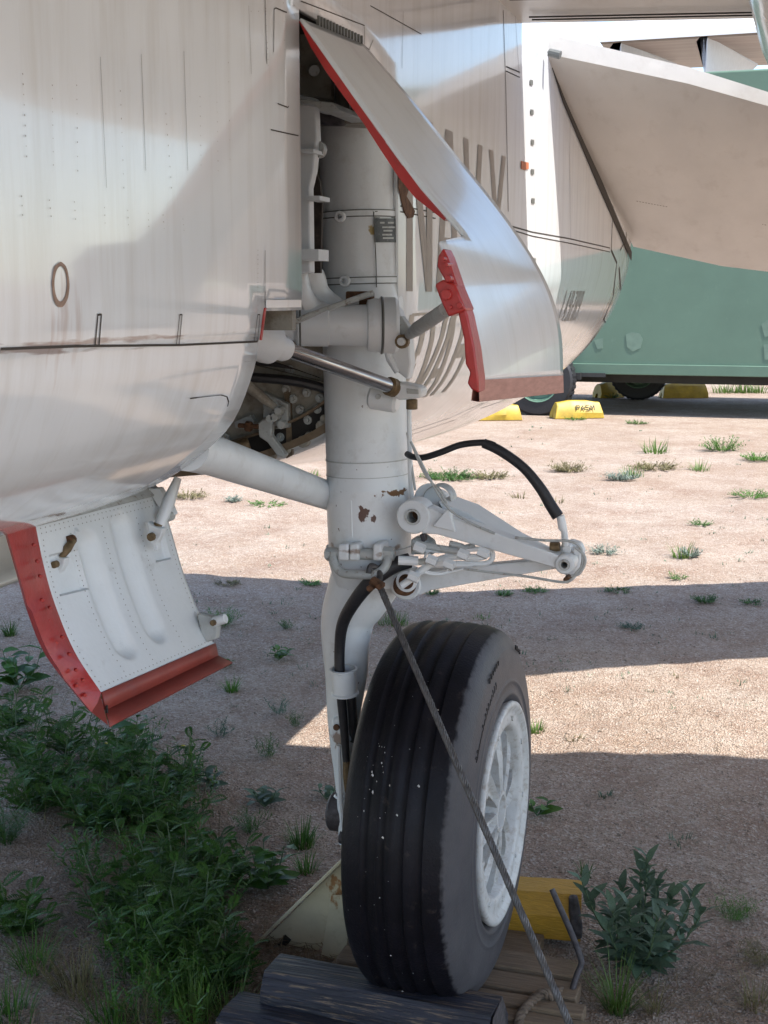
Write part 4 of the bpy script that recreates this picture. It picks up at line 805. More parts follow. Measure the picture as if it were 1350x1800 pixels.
mb = MB(); q = AY(268, 943, -.565); mb.cyl(q, q + V((0, -.01, 0)), .009, 10); mb.build('bolt', M['ochre'], bd)
mb = MB(); mb.prism(*PP([(346, 1081), (350, 1078), (378, 1086), (384, 1090), (380, 1124), (364, 1129), (354, 1118)], -.46, .02)); mb.build('latch_bracket', M['fitting'], bd, bevel=.003)
mb = MB(); mb.cyl(AY(376, 1093, -.46), AY(397, 1087, -.46), .011, 14); mb.build('latch_roller', M['strut'], bd)
mb = MB(); q = AY(376, 1094, -.47); mb.cyl(q, q + V((0, -.008, 0)), .007, 8); mb.build('bolt', M['ochre'], bd)
mb = MB(); mb.loft([[dpt(k / 10, 0) + V((.004, 0, .0)), dpt(k / 10, 0) + V((-.05, 0, .05))] for k in range(11)], False, False); mb.build('hinge_fairing', M['fitting'], bd, solid=.004)
# opposite bay door seen beyond the hull
mb = MB(); mb.loft([[V((-1.35 - .25 * math.cos(a) * .6, y, 1.28 - .32 * math.sin(a))) for a in [R(10 + 16 * k) for k in range(6)]] for y in (-.9, -.4, .1, .6)], False, False); mb.build('opposite_bay_door', M['belly'], air, solid=.02)

# ------------------------------------------------------------------ cable, rod, rope
def strands(name, pts, rad, n_, pitch, m_, seg=6, sub=40):
    P = catmull([V(p) for p in pts], sub); acc = [0]
    for a, b_ in zip(P[:-1], P[1:]): acc.append(acc[-1] + (b_ - a).length)
    mb = MB()
    for s_ in range(n_):
        Q = []; nn = V((0, 1, 0))
        for i, p in enumerate(P):
            t_ = (P[min(i + 1, len(P) - 1)] - P[max(i - 1, 0)]).normalized(); nn = (nn - t_ * nn.dot(t_)).normalized(); b_ = t_.cross(nn); a = acc[i] / pitch * 2 * math.pi + s_ * 2 * math.pi / n_
            Q.append(p + (nn * math.cos(a) + b_ * math.sin(a)) * rad * .58)
        mb.tube(Q, rad * (.40 if n_ > 4 else .56), seg)
    return mb.build(name, m_)
top_ = AY(664, 1022, -.225); lowp = AY(1001, 1800, -.66)
anch = top_ + (lowp - top_) * (top_.z / (top_.z - lowp.z))
th_c = thing('tie_down_cable', 'twisted steel tie-down cable running from the shackle past the tyre', 'cable', tuple(anch))
o = strands('wire_rope', [top_, top_.lerp(anch, .33), top_.lerp(anch, .66), anch], .0082, 6, .05, M['cable'], 6, 90); o.parent = th_c; o.location = -V(th_c.location)
mb = MB(); mb.box(AY(662, 1025, -.235), (.03, .02, .018), Matrix.Rotation(.5, 3, 'Y')); mb.build('cable_clip', M['rust'], th_c, bevel=.003)
for px, py in ((655, 1031), (672, 1027)):
    mb = MB(); q = AY(px, py, -.235); mb.cyl(q, q + V((0, -.024, 0)), .008, 6); mb.build('clip_nut', M['rust'], th_c)
mb = MB(); mb.tube([AY(648, 1008, -.21), AY(652, 995, -.20), AY(664, 1000, -.19), AY(668, 1015, -.215), AY(662, 1030, -.23)], .007, 8, smooth=5); mb.build('cable_loop', M['cable'], th_c)
pts = [AZ(1003, 1835, 0), AY(998, 1795, -.03), AY(1001, 1762, .0), AY(1012, 1720, .03), AY(1020, 1700, .05), AY(1022, 1690, .055), AY(1016, 1670, .06), AY(1000, 1630, .08), AY(982, 1590, .10), AY(970, 1563, .11)]
mb = MB(); mb.tube(pts, [.008] * 9 + [.0075], 12, smooth=4); tag(mb.build('bent_anchor_rod', M['iron']), 'bent rusty iron anchor rod standing right of the wheel', 'rod')
rp = [AZ(905, 1830, .02), AZ(915, 1785, .06), AZ(938, 1757, .07), AZ(955, 1745, .085), AZ(972, 1752, .07), AZ(985, 1740, .06)]
o = strands('rope', rp, .011, 3, .045, M['rope'], 8, 24); tag(o, 'short brown twisted rope lying on the planks beside the wheel', 'rope')

# ------------------------------------------------------------------ chocks, planks, bracket round the wheel
ck = thing('blue_wooden_chock', 'dark blue weathered timber chock in front of the wheel', 'chock', (0, -.35, 0))
def beam(p0, p1, sec, name, m_, parent, m_end=None, jag=0):
    """timber of cross-section sec [(forward, up)] between two points"""
    p0 = V(p0); p1 = V(p1); d = (p1 - p0).normalized(); h = V((0, 0, 1)).cross(d).normalized()
    n_ = 14; rings = []
    for k in range(n_ + 1):
        c_ = p0.lerp(p1, k / n_); rings.append([c_ + h * a * (1 + jag * noise.noise(V((k * .9, a * 40, b_ * 30)))) + V((0, 0, b_ + jag * .02 * noise.noise(V((k * 1.7, a * 50, b_ * 60 + 5))))) for a, b_ in sec])
    mb = MB(); mb.loft(rings); return mb.build(name, M[m_], parent, angle=4)
hx = [(-.085, .0), (-.09, .05), (-.035, .128), (-.028, .131), (.06, .131), (.085, .09), (.09, .0)]
pL = AY(440, 1765, -.33); pR = AY(850, 1795, -.35)
kz = .036
beam((pL.x + .03, -.245, kz), (.205, -.275, kz), [(-a, b_) for a, b_ in hx], 'upper_timber', 'navyblue', ck, jag=.03)
beam((pL.x - .045, -.335, 0.0), (.235, -.365, 0.0), [(.06, .0), (.065, .075), (.05, .092), (-.04, .10), (-.085, .09), (-.10, .05), (-.10, .0)], 'lower_timber', 'navyblue', ck, jag=.04)
mb = MB(); mb.prism([(.2065, -.275 - a, kz + b_) for a, b_ in [(a * .96, b_ * .97) for a, b_ in hx]][::-1], (.002, 0, 0)); mb.build('end_grain', M['endgrain'], ck)
yc = thing('yellow_wooden_chock', 'yellow painted timber chock behind the wheel with a weathered end', 'chock', (.1, .4, 0))
sec = [(-.07, .0), (-.075, .07), (-.045, .125), (.045, .125), (.075, .07), (.07, .0)]
beam((-.25, .34, .02), (.285, .42, .02), sec, 'timber', 'yellowood', yc, jag=.05)
mb = MB(); c_ = AY(1018, 1612, .37); mb.lathe((.285, .355, .03), (-.1, -.06, 1), [(0, 0), (0, .014), (.03, .018), (.08, .017), (.12, .012), (.125, 0)], 12); mb.build('split_post', M['endgrain'], yc)
for k, (py0, py1, xr, z) in enumerate([(1668, 1700, 1020, .075), (1706, 1737, 1024, .068), (1742, 1764, 1035, .066), (1769, 1790, 1062, .055), (1796, 1830, 1066, .04)]):
    a = AZ(900, py1, z); b_ = AZ(900, py0, z); r_ = AZ(xr, (py0 + py1) / 2, z).x; w_ = abs(b_.y - a.y) - .006; yc_ = (a.y + b_.y) / 2
    mb = MB(); mb.box(((-.28 + r_) / 2, yc_, z - .018), (r_ + .28, w_, .034), Matrix.Rotation(random.uniform(-.02, .02), 3, 'Z'))
    o = mb.build('plank', M['plank'], bevel=.004)
    tag(o, ['weathered plank under the wheel, farthest back beside the yellow chock', 'weathered plank under the wheel, second from the back', 'weathered plank under the wheel, middle of the row, behind the rope', 'weathered plank under the wheel with the rope lying across it', 'nearest weathered plank at the bottom edge under the rope'][k], 'plank', 'planks under the wheel')
mb = MB(); mb.box((-.05, .05, .022), (.5, .55, .036)); tag(mb.build('board', M['plank'], bevel=.004), 'broad weathered base board beneath the row of planks', 'board')
br = thing('cream_steel_bracket', 'cream painted steel gusset bracket behind the tyre on the left', 'bracket', (-.4, .12, 0))
yb = .13
A_ = [(437, 1672), (450, 1662), (606, 1508), (612, 1508), (618, 1580), (560, 1640), (520, 1690), (455, 1706)]
mb = MB(); outer = [AY(px, py, yb) for px, py in [(440, 1678), (606, 1512), (606, 1572), (585, 1582), (574, 1650), (540, 1700), (470, 1712), (455, 1712)]]
mb.prism(outer, (0, .006, 0)); mb.build('gusset_plate', M['cream'], br)
mb = MB(); mb.loft([[AY(437, 1676, yb - .02), AY(437, 1668, yb - .02), AY(437, 1668, yb + .01), AY(437, 1676, yb + .01)], [AY(606, 1512, yb - .02), AY(604, 1505, yb - .02), AY(604, 1505, yb + .01), AY(606, 1512, yb + .01)]]); mb.build('top_flange', M['cream'], br, bevel=.002)
mb = MB(); s0 = AY(488, 1672, yb - .003); s1 = AY(506, 1648, yb - .003); mb.tube([s0, s1], .0115, 14, flat=1); o = mb.build('slot', M['dark'], br); 
mb = MB(); mb.prism(*PP([(582, 1575), (617, 1573), (617, 1620), (602, 1700), (561, 1700)], yb - .03, .006)); mb.build('brace_strip', M['cream'], br, bevel=.001)
mb = MB(); mb.prism(*PP([(598, 1478), (614, 1478), (616, 1575), (604, 1573)], yb - .015, .03)); mb.build('upright', M['cream'], br, bevel=.002)
mb = MB(); mb.prism(*PP([(604, 1640), (640, 1640), (640, 1712), (612, 1712)], yb + .06, .01)); mb.build('rear_plate', M['cream'], br)
rust_zone(M['cream'], tuple(AY(593, 1560, yb)), (.035, .1, .05), .9, stretch=(60, 60, 40), col=(.28, .12, .03), th=(.5, .6))

# ------------------------------------------------------------------ green trailer and its chocks
tr = thing('green_trailer', 'huge green box bodied trailer parked behind the jet', 'trailer', (-1, 18.5, 0))
zb = AY(1200, 665, 17).z + .06; zt = AY(1350, 115, 17).z
mb = MB(); mb.box((.5, 18.8, (zb + .0 + zt) / 2), (11.0, 3.6, zt - zb - .08)); mb.build('body', M['green'], tr, bevel=.03)
mb = MB(); mb.box((.5, 16.98, zb + .06), (11.04, .05, .16)); mb.build('sill', M['green'], tr, bevel=.01)
for pts in ([(1100, 588), (1110, 584), (1124, 586), (1130, 596), (1126, 612), (1112, 618), (1102, 610)], [(1338, 570), (1352, 560), (1368, 572), (1366, 590), (1344, 592)], [(1342, 606), (1364, 604), (1364, 634), (1344, 632)], [(1044, 598), (1060, 594), (1060, 612), (1050, 614)]):
    mb = MB(); a, e = PP(pts, 16.993, .005); mb.prism(a, e); mb.build('paint_patch', M['patch'], tr)
mb = MB(); mb.box((-2.3, 16.97, zb - .03), (.5, .10, .06)); mb.box((-2.45, 16.9, zb - .05), (.08, .1, .1)); mb.build('bracket', M['black'], tr)
mb = MB(); mb.box((.5, 18.8, zb - .10), (10.4, .25, .2)); mb.box((.5, 18.0, zb - .10), (10.4, .15, .2)); mb.build('chassis_beam', M['black'], tr)
def truck_wheel(c_, r_, w_):
    o_ = bpy.data.objects.new('wheel', None); COL.objects.link(o_); o_.parent = tr; o_.location = -V(tr.location)
    mb = MB(); pf = [(-w_ / 2, r_ * .55), (-w_ / 2, r_ * .93), (-w_ * .38, r_), (w_ * .38, r_), (w_ / 2, r_ * .93), (w_ / 2, r_ * .55)]; mb.lathe(c_, (0, 1, 0), pf, 40)
    for k in range(36):
        a = k * math.pi / 18; mb.box(V(c_) + V((math.cos(a) * r_, 0, math.sin(a) * r_)), (.02, w_ * .8, .045), Matrix.Rotation(-a, 3, 'Y'))
    mb.build('tyre', M['hose'], o_)
    mb = MB(); mb.lathe(c_, (0, 1, 0), [(-w_ / 2 - .01, r_ * .60), (-w_ / 2, r_ * .56), (-w_ * .2, r_ * .5), (-w_ * .2, r_ * .2), (-w_ / 2, r_ * .18), (-w_ / 2, 0)], 32); mb.build('rim', M['truckrim'], o_)
wz = .52; truck_wheel(tuple(AY(948, 730, 16.75) + V((0, 0, .53))), .53, .34)
pw = AZ(1130, 697, 0); truck_wheel((pw.x, 20.3, .50), .5, .34)
def ychock(px, py, L_, h_, rot, label, text=None):
    p = AZ(px, py, 0); r_ = thing('wheel_chock', label, 'chock', tuple(p), 'yellow chocks at the trailer wheels'); Mx = Matrix.Translation(p) @ Matrix.Rotation(rot, 4, 'Z')
    s_ = [(-.5, 0), (-.5, .35), (-.34, .8), (-.18, 1), (.18, 1), (.34, .8), (.5, .35), (.5, 0), (.1, 0), (.08, .3), (-.08, .3), (-.1, 0)]
    mb = MB(); jt = lambda x, a, b_: .016 * noise.noise(V((x * 6 + px, a * 3, b_ * 3)))
    mb.loft([[Mx @ V((x + (.05 * (1 - b_) if x < .1 else -.05 * (1 - b_) if x > L_ - .1 else 0) * -1 + jt(x, a, b_), (a * (1 if .06 < x < L_ - .06 else .88)) * h_ * 1.25 + jt(x, b_, a), max(0, b_ * h_ * (1 if .06 < x < L_ - .06 else .9) + (jt(a, x, b_) if b_ > 0 else 0)))) for a, b_ in s_] for x in (0, .04, L_ * .3, L_ * .34, L_ * .66, L_ * .7, L_ - .04, L_)]); mb.build('block', M['yellow'], r_, angle=25, bevel=.008)
    if text:
        mb = MB(); gl = {'P': [[(0, 0), (0, 1)], [(0, 1), (1, 1)], [(1, 1), (1, .5)], [(1, .5), (0, .5)]], 'A': [[(0, 0), (.5, 1)], [(.5, 1), (1, 0)], [(.2, .35), (.8, .35)]], 'S': [[(1, 1), (0, 1)], [(0, 1), (0, .5)], [(0, .5), (1, .5)], [(1, .5), (1, 0)], [(1, 0), (0, 0)]], 'M': [[(0, 0), (0, 1)], [(0, 1), (.5, .4)], [(.5, .4), (1, 1)], [(1, 1), (1, 0)]]}
        x0 = L_ * .42
        for ch in text:
            for st in gl[ch]:
                for a, b_ in zip(st[:-1], st[1:]):
                    def q(u_, v_): return Mx @ V((x0 + u_ * .05, -(.5 - .16 * (v_ * .6 + .2)) * h_ * 1.25 - .0 + .0, (.35 + .45 * (v_ * .6 + .2)) * h_)) + V((0, -.013, .009))
                    mb.tube([q(*a), q(*b_)], .006, 5)
            x0 += .075
        mb.build('lettering', M['black'], r_)
    return r_
ychock(976, 735, .66, .26, R(28), 'yellow ribbed chock with small black letters, right of the near trailer tyre', 'PASM')
ychock(838, 738, .6, .24, R(22), 'yellow chock left of the near trailer tyre, partly behind the fuselage')
ychock(1052, 699, .40, .27, R(40), 'short yellow chock left of the far trailer tyre')
ychock(1166, 699, .74, .27, R(22), 'long yellow chock right of the far trailer tyre')

# ------------------------------------------------------------------ far aircraft wing
fw = thing('distant_aircraft', 'large white aircraft wing with grey flap fairings beyond the green trailer', 'aircraft', (3, 34, 0))
Y1 = 34.0
def FP(px, py, y=Y1): return AY(px, py, y)
mb = MB(); 
top = [FP(960, 52, Y1 + 3), FP(1420, 30, Y1 + 3)]; mid = [FP(960, 70), FP(1420, 48)]; low = [FP(960, 84), FP(1420, 56)]
mb.loft([[top[0], mid[0], low[0], FP(960, 128, Y1 + 14), FP(960, 100, Y1 + 14)], [top[1], mid[1], low[1], FP(1420, 112, Y1 + 14), FP(1420, 80, Y1 + 14)]]); mb.build('wing_underside', M['farbelly'], fw)
mb = MB(); mb.loft([[top[0] + V((0, 0, .12)), mid[0] + V((0, -.1, .05)), low[0] + V((0, -.1, .04)), low[0] + V((0, 0, .08))], [top[1] + V((0, 0, .12)), mid[1] + V((0, -.1, .05)), low[1] + V((0, -.1, .04)), low[1] + V((0, 0, .08))]]); mb.build('flap', M['farwhite'], fw)
for x0, x1, x2 in ((1072, 1120, 1190), (1224, 1262, 1332)):
    mb = MB(); a = [FP(x0 + 6, 76 - (x0 - 1072) * .07), FP(x0, 84 - (x0 - 1072) * .07), FP(x0 + 12, 118), FP(x0 + 14, 132)]
    b_ = [FP(x0 + 20, 74 - (x0 - 1072) * .07), FP(x0 + 18, 84 - (x0 - 1072) * .07), FP(x0 + 16, 118), FP(x0 + 16, 132)]
    c_ = [FP(x2, 112, Y1 + 9), FP(x2, 115, Y1 + 9), FP(x2 - 8, 122, Y1 + 9), FP(x1 + 40, 140, Y1 + 7)]
    mb.loft([a, b_, c_]); mb.build('flap_fairing', M['grey'], fw)

# ------------------------------------------------------------------ plants
def blade(mb, p, d, l, w, bend, seg=3):
    p = V(p); d = V(d).normalized(); s_ = V((-d.y, d.x, 0)); s_ = s_.normalized() * w if s_.length > 1e-4 else V((w, 0, 0)); vs = []; q = p.copy(); dd_ = d.copy()
    for i in range(seg + 1):
        k = 1 - (i / seg) ** 1.6; vs += [q - s_ * max(k, .06), q + s_ * max(k, .06)]
        q = q + dd_ * l / seg; dd_ = (dd_ + V((d.x, d.y, 0)) * bend / seg - V((0, 0, bend * .9 / seg))).normalized()
    mb.add(vs, [(2 * i, 2 * i + 1, 2 * i + 3, 2 * i + 2) for i in range(seg)])
def tuft(mb, p, r_, h_, n_, w, lean=.8):
    for _ in range(n_):
        a = random.random() * 6.283; q = random.random() ** .5 * r_; l = h_ * random.uniform(.3, 1.3)
        blade(mb, V(p) + V((math.cos(a) * q, math.sin(a) * q, -.005)), (math.cos(a) * lean * random.random(), math.sin(a) * lean * random.random(), 1), l, w, random.uniform(.2, 1.2))
def bushy(mb, p, r_, h_, n_, leafs, ll, lw):
    """many thin stems carrying short narrow leaflets"""
    for _ in range(n_):
        a = random.random() * 6.283; q = random.random() ** .6 * r_ * .35; base_ = V(p) + V((math.cos(a) * q, math.sin(a) * q, 0)); le = random.uniform(.1, 1.0) * r_ / max(h_, .01)
        d = V((math.cos(a) * le, math.sin(a) * le, 1)).normalized(); L_ = h_ * random.uniform(.6, 1.1); blade(mb, base_, d, L_, lw * .35, .4, 3)
        for j in range(leafs):
            t_ = (j + 1) / leafs; c_ = base_ + d * L_ * t_ + V((d.x, d.y, -1)) * .12 * L_ * t_ * t_; b_ = random.random() * 6.283
            blade(mb, c_, (math.cos(b_), math.sin(b_), random.uniform(.1, 1.0)), ll * random.uniform(.6, 1.2), lw * random.uniform(.6, 1.1), random.uniform(.2, 1), 2)
def leaf_mesh(name, kind):
    """one leaf along +Y, length 1"""
    mb = MB()
    if kind == 'oval' or kind == 'lance':
        W_ = .24 if kind == 'oval' else .13; vs = []; n_ = 7
        for i in range(n_ + 1):
            t_ = i / n_; w = W_ * math.sin(math.pi * min(1, .05 + t_ ** .8 * .95)) ** .75 + .008; z = .18 * t_ - .42 * t_ * t_; ff = w * .28 + .02 * math.sin(i * 2.1)
            vs += [(-w, t_, z + ff), (0, t_, z), (w, t_, z + ff * .8)]
        mb.add(vs, [f for i in range(n_) for f in ((3 * i, 3 * i + 1, 3 * i + 4, 3 * i + 3), (3 * i + 1, 3 * i + 2, 3 * i + 5, 3 * i + 4))])
    else:                                              # deeply cut, feathery leaf
        n_ = 9; blade(mb, (0, 0, 0), (0, 1, .25), 1, .012, .45, 4)
        for i in range(n_):
            t_ = (i + 1) / (n_ + .5); z = .25 * t_ - .36 * t_ * t_; l = .30 * math.sin(math.pi * (t_ * .85 + .08)) + .05
            for s_ in (-1, 1):
                c_ = V((0, t_ * .97, z)); d = V((s_ * .85, .55, .10)); e = c_ + d * l; w = V((.0, .045, .01)); m_ = c_ + d * l * .55
                mb.add([c_, m_ + w * 1.1, e + V((0, .02, -.03)), m_ - w, m_ + V((s_ * .06, .10, 0)), m_ + V((s_ * .05, -.06, 0))], [(0, 3, 2, 1), (1, 4, 2), (3, 5, 2)])
        e = V((0, 1, -.11)); mb.add([e + V((0, -.06, .0)), e + V((.05, 0, 0)), e + V((0, .12, -.03)), e + V((-.05, 0, 0))], [(0, 1, 2, 3)])
    me_ = bpy.data.meshes.new(name); me_.from_pydata(mb.v, [], mb.f); me_.polygons.foreach_set('use_smooth', [True] * len(me_.polygons)); return me_
LM = {}
def leaf_obj(root, kind, m_, pos, d, L_, roll=0, wid=1.0):
    key = (kind, m_)
    if key not in LM: LM[key] = leaf_mesh('leaf', kind); LM[key].materials.append(M[m_])
    o_ = bpy.data.objects.new('leaf', LM[key]); COL.objects.link(o_); o_.parent = root
    y_ = V(d).normalized(); x_ = y_.cross(V((0, 0, 1))); x_ = x_.normalized() if x_.length > .05 else V((1, 0, 0)); z_ = x_.cross(y_); rot = Matrix((x_, y_, z_)).transposed() @ Matrix.Rotation(roll, 3, 'Y')
    o_.matrix_local = Matrix.Translation(V(pos) - V(root.location)) @ rot.to_4x4() @ Matrix.Diagonal((L_ * wid, L_, L_, 1))
def leafy(name, label, cat, px, py, stems, nleaf, h_, spread, L_, kind, m_, group=None, up=.3, taper=.5, stemr=.003, tip=False, wid=1.0):
    p = AZ(px, py, 0); p.z = gz(p.x, p.y); root = thing(name, label, cat, tuple(p), group); mb = MB()
    for s_ in range(stems):
        a = s_ * 6.283 / stems + random.uniform(-.4, .4); sp_r = spread * random.uniform(.35, 1.0) if stems > 1 else 0; hh = h_ * random.uniform(.7, 1.1)
        top = p + V((math.cos(a) * sp_r, math.sin(a) * sp_r, hh)); midp = p + V((math.cos(a) * sp_r * .65, math.sin(a) * sp_r * .65, hh * .45)); C_ = catmull([p, midp, top], 4); mb.tube(C_, [stemr * (1 - .5 * i / (len(C_) - 1)) for i in range(len(C_))], 5)
        for j in range(nleaf):
            t_ = .08 + .92 * (j + .5) / nleaf; c_ = interp(C_, t_); b_ = j * 2.4 + s_ + random.uniform(-.3, .3); el = up + (1.1 * t_ ** 2 if tip else .3 * random.random())
            leaf_obj(root, kind, m_, c_, (math.cos(b_), math.sin(b_), el), L_ * (1 - taper * t_) * random.uniform(.7, 1.2), random.uniform(-.5, .5), wid)
    mb.build('stem', M['stem'], root); return root
# the grey-green leafy plant on the right
leafy('leafy_plant', 'grey-green leafy plant standing right of the wheel beside the rod', 'plant', 1125, 1700, 13, 19, .235, .165, .088, 'lance', 'sage', tip=True, taper=.35, stemr=.0035, wid=1.25)
# big broad leaves beneath the hanging door at the far left, and rosettes further back
bl = [(35, 1215, 5, 5, .20, .14, .15, 'leafdark', 'broad-leaved weed at the left edge, next to the hanging red door'), (225, 1330, 4, 6, .16, .12, .13, 'leafdark', 'broad-leaved weed directly beneath the point of the hanging door'),
      (372, 1385, 2, 6, .08, .03, .085, 'sage', 'small broad-leaved rosette between the weeds and the fork'), (465, 1410, 3, 5, .06, .05, .085, 'sage', 'low broad-leaved rosette left of the fork bottom'),
      (490, 1160, 3, 5, .06, .05, .09, 'leaf', 'bright green rosette on bare ground between door and strut'), (395, 1168, 2, 5, .05, .04, .07, 'leaf', 'small bright rosette just behind the lower corner of the door'),
      (470, 1560, 5, 6, .13, .08, .10, 'leafdark', 'dark broad-leaved weed just left of the cream bracket'), (945, 1432, 2, 5, .05, .04, .08, 'leaf', 'low green leafy weed touching the tyre on its right'),
      (575, 1395, 2, 4, .05, .04, .07, 'sage', 'pale sprawling weed behind the foot of the fork')]
for px, py, st, nl, h_, sr, L_, m_, lab in bl: leafy('broadleaf_weed', lab, 'weed', px, py, st, nl, h_, sr, L_, 'oval', m_)
# dense feathery weeds lower left
fw_ = [(30, 1345, .24, .18, 'feathery dark weed at the left edge below the broad leaves'), (120, 1335, .26, .18, 'tall feathery weed left of the point of the hanging door'), (210, 1385, .25, .19, 'feathery weed with yellow flowers below the point of the hanging door'),
       (300, 1400, .20, .16, 'feathery weed on the right side of the upper thicket'), (60, 1430, .20, .18, 'low feathery weed at left edge of the upper thicket'), (165, 1455, .20, .18, 'feathery weed at the bottom of the upper thicket'), (290, 1470, .18, .15, 'feathery weed linking the upper and lower thickets'),
       (270, 1570, .24, .17, 'dark feathery weed at the top of the lower thicket'), (325, 1600, .24, .16, 'dark feathery weed on the right of the lower thicket'), (250, 1680, .24, .18, 'dark feathery weed at the left of the lower thicket'), (340, 1700, .22, .17, 'dark feathery weed in the middle of the lower thicket'), (385, 1740, .14, .11, 'dark feathery weed beside the left end of the blue chock'), (330, 1530, .18, .14, 'small feathery weed on top of the lower thicket'), (30, 1640, .16, .11, 'small upright weed at the left edge below the straw')]
fw_ += [(95, 1395, .22, .18, 'feathery weed in the centre of the upper thicket'), (235, 1445, .22, .17, 'feathery weed at the lower right of the upper thicket'), (300, 1645, .22, .16, 'feathery weed in the very centre of the lower thicket'), (385, 1560, .16, .12, 'small feathery weed on the right shoulder of the lower thicket'), (210, 1610, .20, .14, 'feathery weed on the left shoulder of the lower thicket'), (20, 1290, .2, .14, 'feathery weed at the left edge just below the broad-leaved weed')]
for q_, (px, py, h_, sr, lab) in enumerate(fw_): leafy('feathery_weed', lab, 'weed', px, py, 8, 9, h_ * .85, sr * 1.05, .10, 'cut', 'leaf' if q_ % 3 == 1 else 'leafdark', group='feathery weeds in the lower left thicket')
mb = MB()                                             # understory between them
for px, py in [(random.gauss(170, 110), random.gauss(1400, 55)) for _ in range(60)] + [(random.gauss(320, 65), random.gauss(1640, 75)) for _ in range(60)]:
    if px < 400 and py < 1820: p = AZ(px, py, 0); bushy(mb, p, .09, .16, 7, 9, .035, .0035)
tag(mb.build('undergrowth', M['leaf'], angle=180), 'dense low undergrowth between the feathery weeds', kind='stuff')
mb = MB()
for px, py in [(random.gauss(170, 120), random.gauss(1410, 60)) for _ in range(70)] + [(random.gauss(300, 80), random.gauss(1650, 90)) for _ in range(80)]:
    if px < 430 and py < 1830: tuft(mb, AZ(px, py, 0), .05, random.uniform(.06, .2), 4, .0013, .8)
tag(mb.build('dead_stems', M['dry'], angle=180), 'dry dead stems standing among the green weeds', kind='stuff')
for i, (dx, dy) in enumerate(((186, 1308), (215, 1352), (322, 1312))):
    p = AZ(dx, dy + 40, 0); q = AY(dx, dy, p.y); mb = MB(); mb.tube([p, p.lerp(q, .6) + V((.01, 0, 0)), q], .0015, 5)
    rt = thing('yellow_flower', ['tiny yellow flower just below the point of the hanging door', 'tiny yellow flower low in the upper left thicket', 'tiny yellow flower on the right side of the upper thicket'][i], 'flower', tuple(p)); mb.build('stem', M['stem'], rt)
    mb = MB()
    for k in range(9): blade(mb, q, (math.cos(k * .7), math.sin(k * .7), .5), .012, .004, .4, 2)
    mb.build('petals', M['flower'], rt)
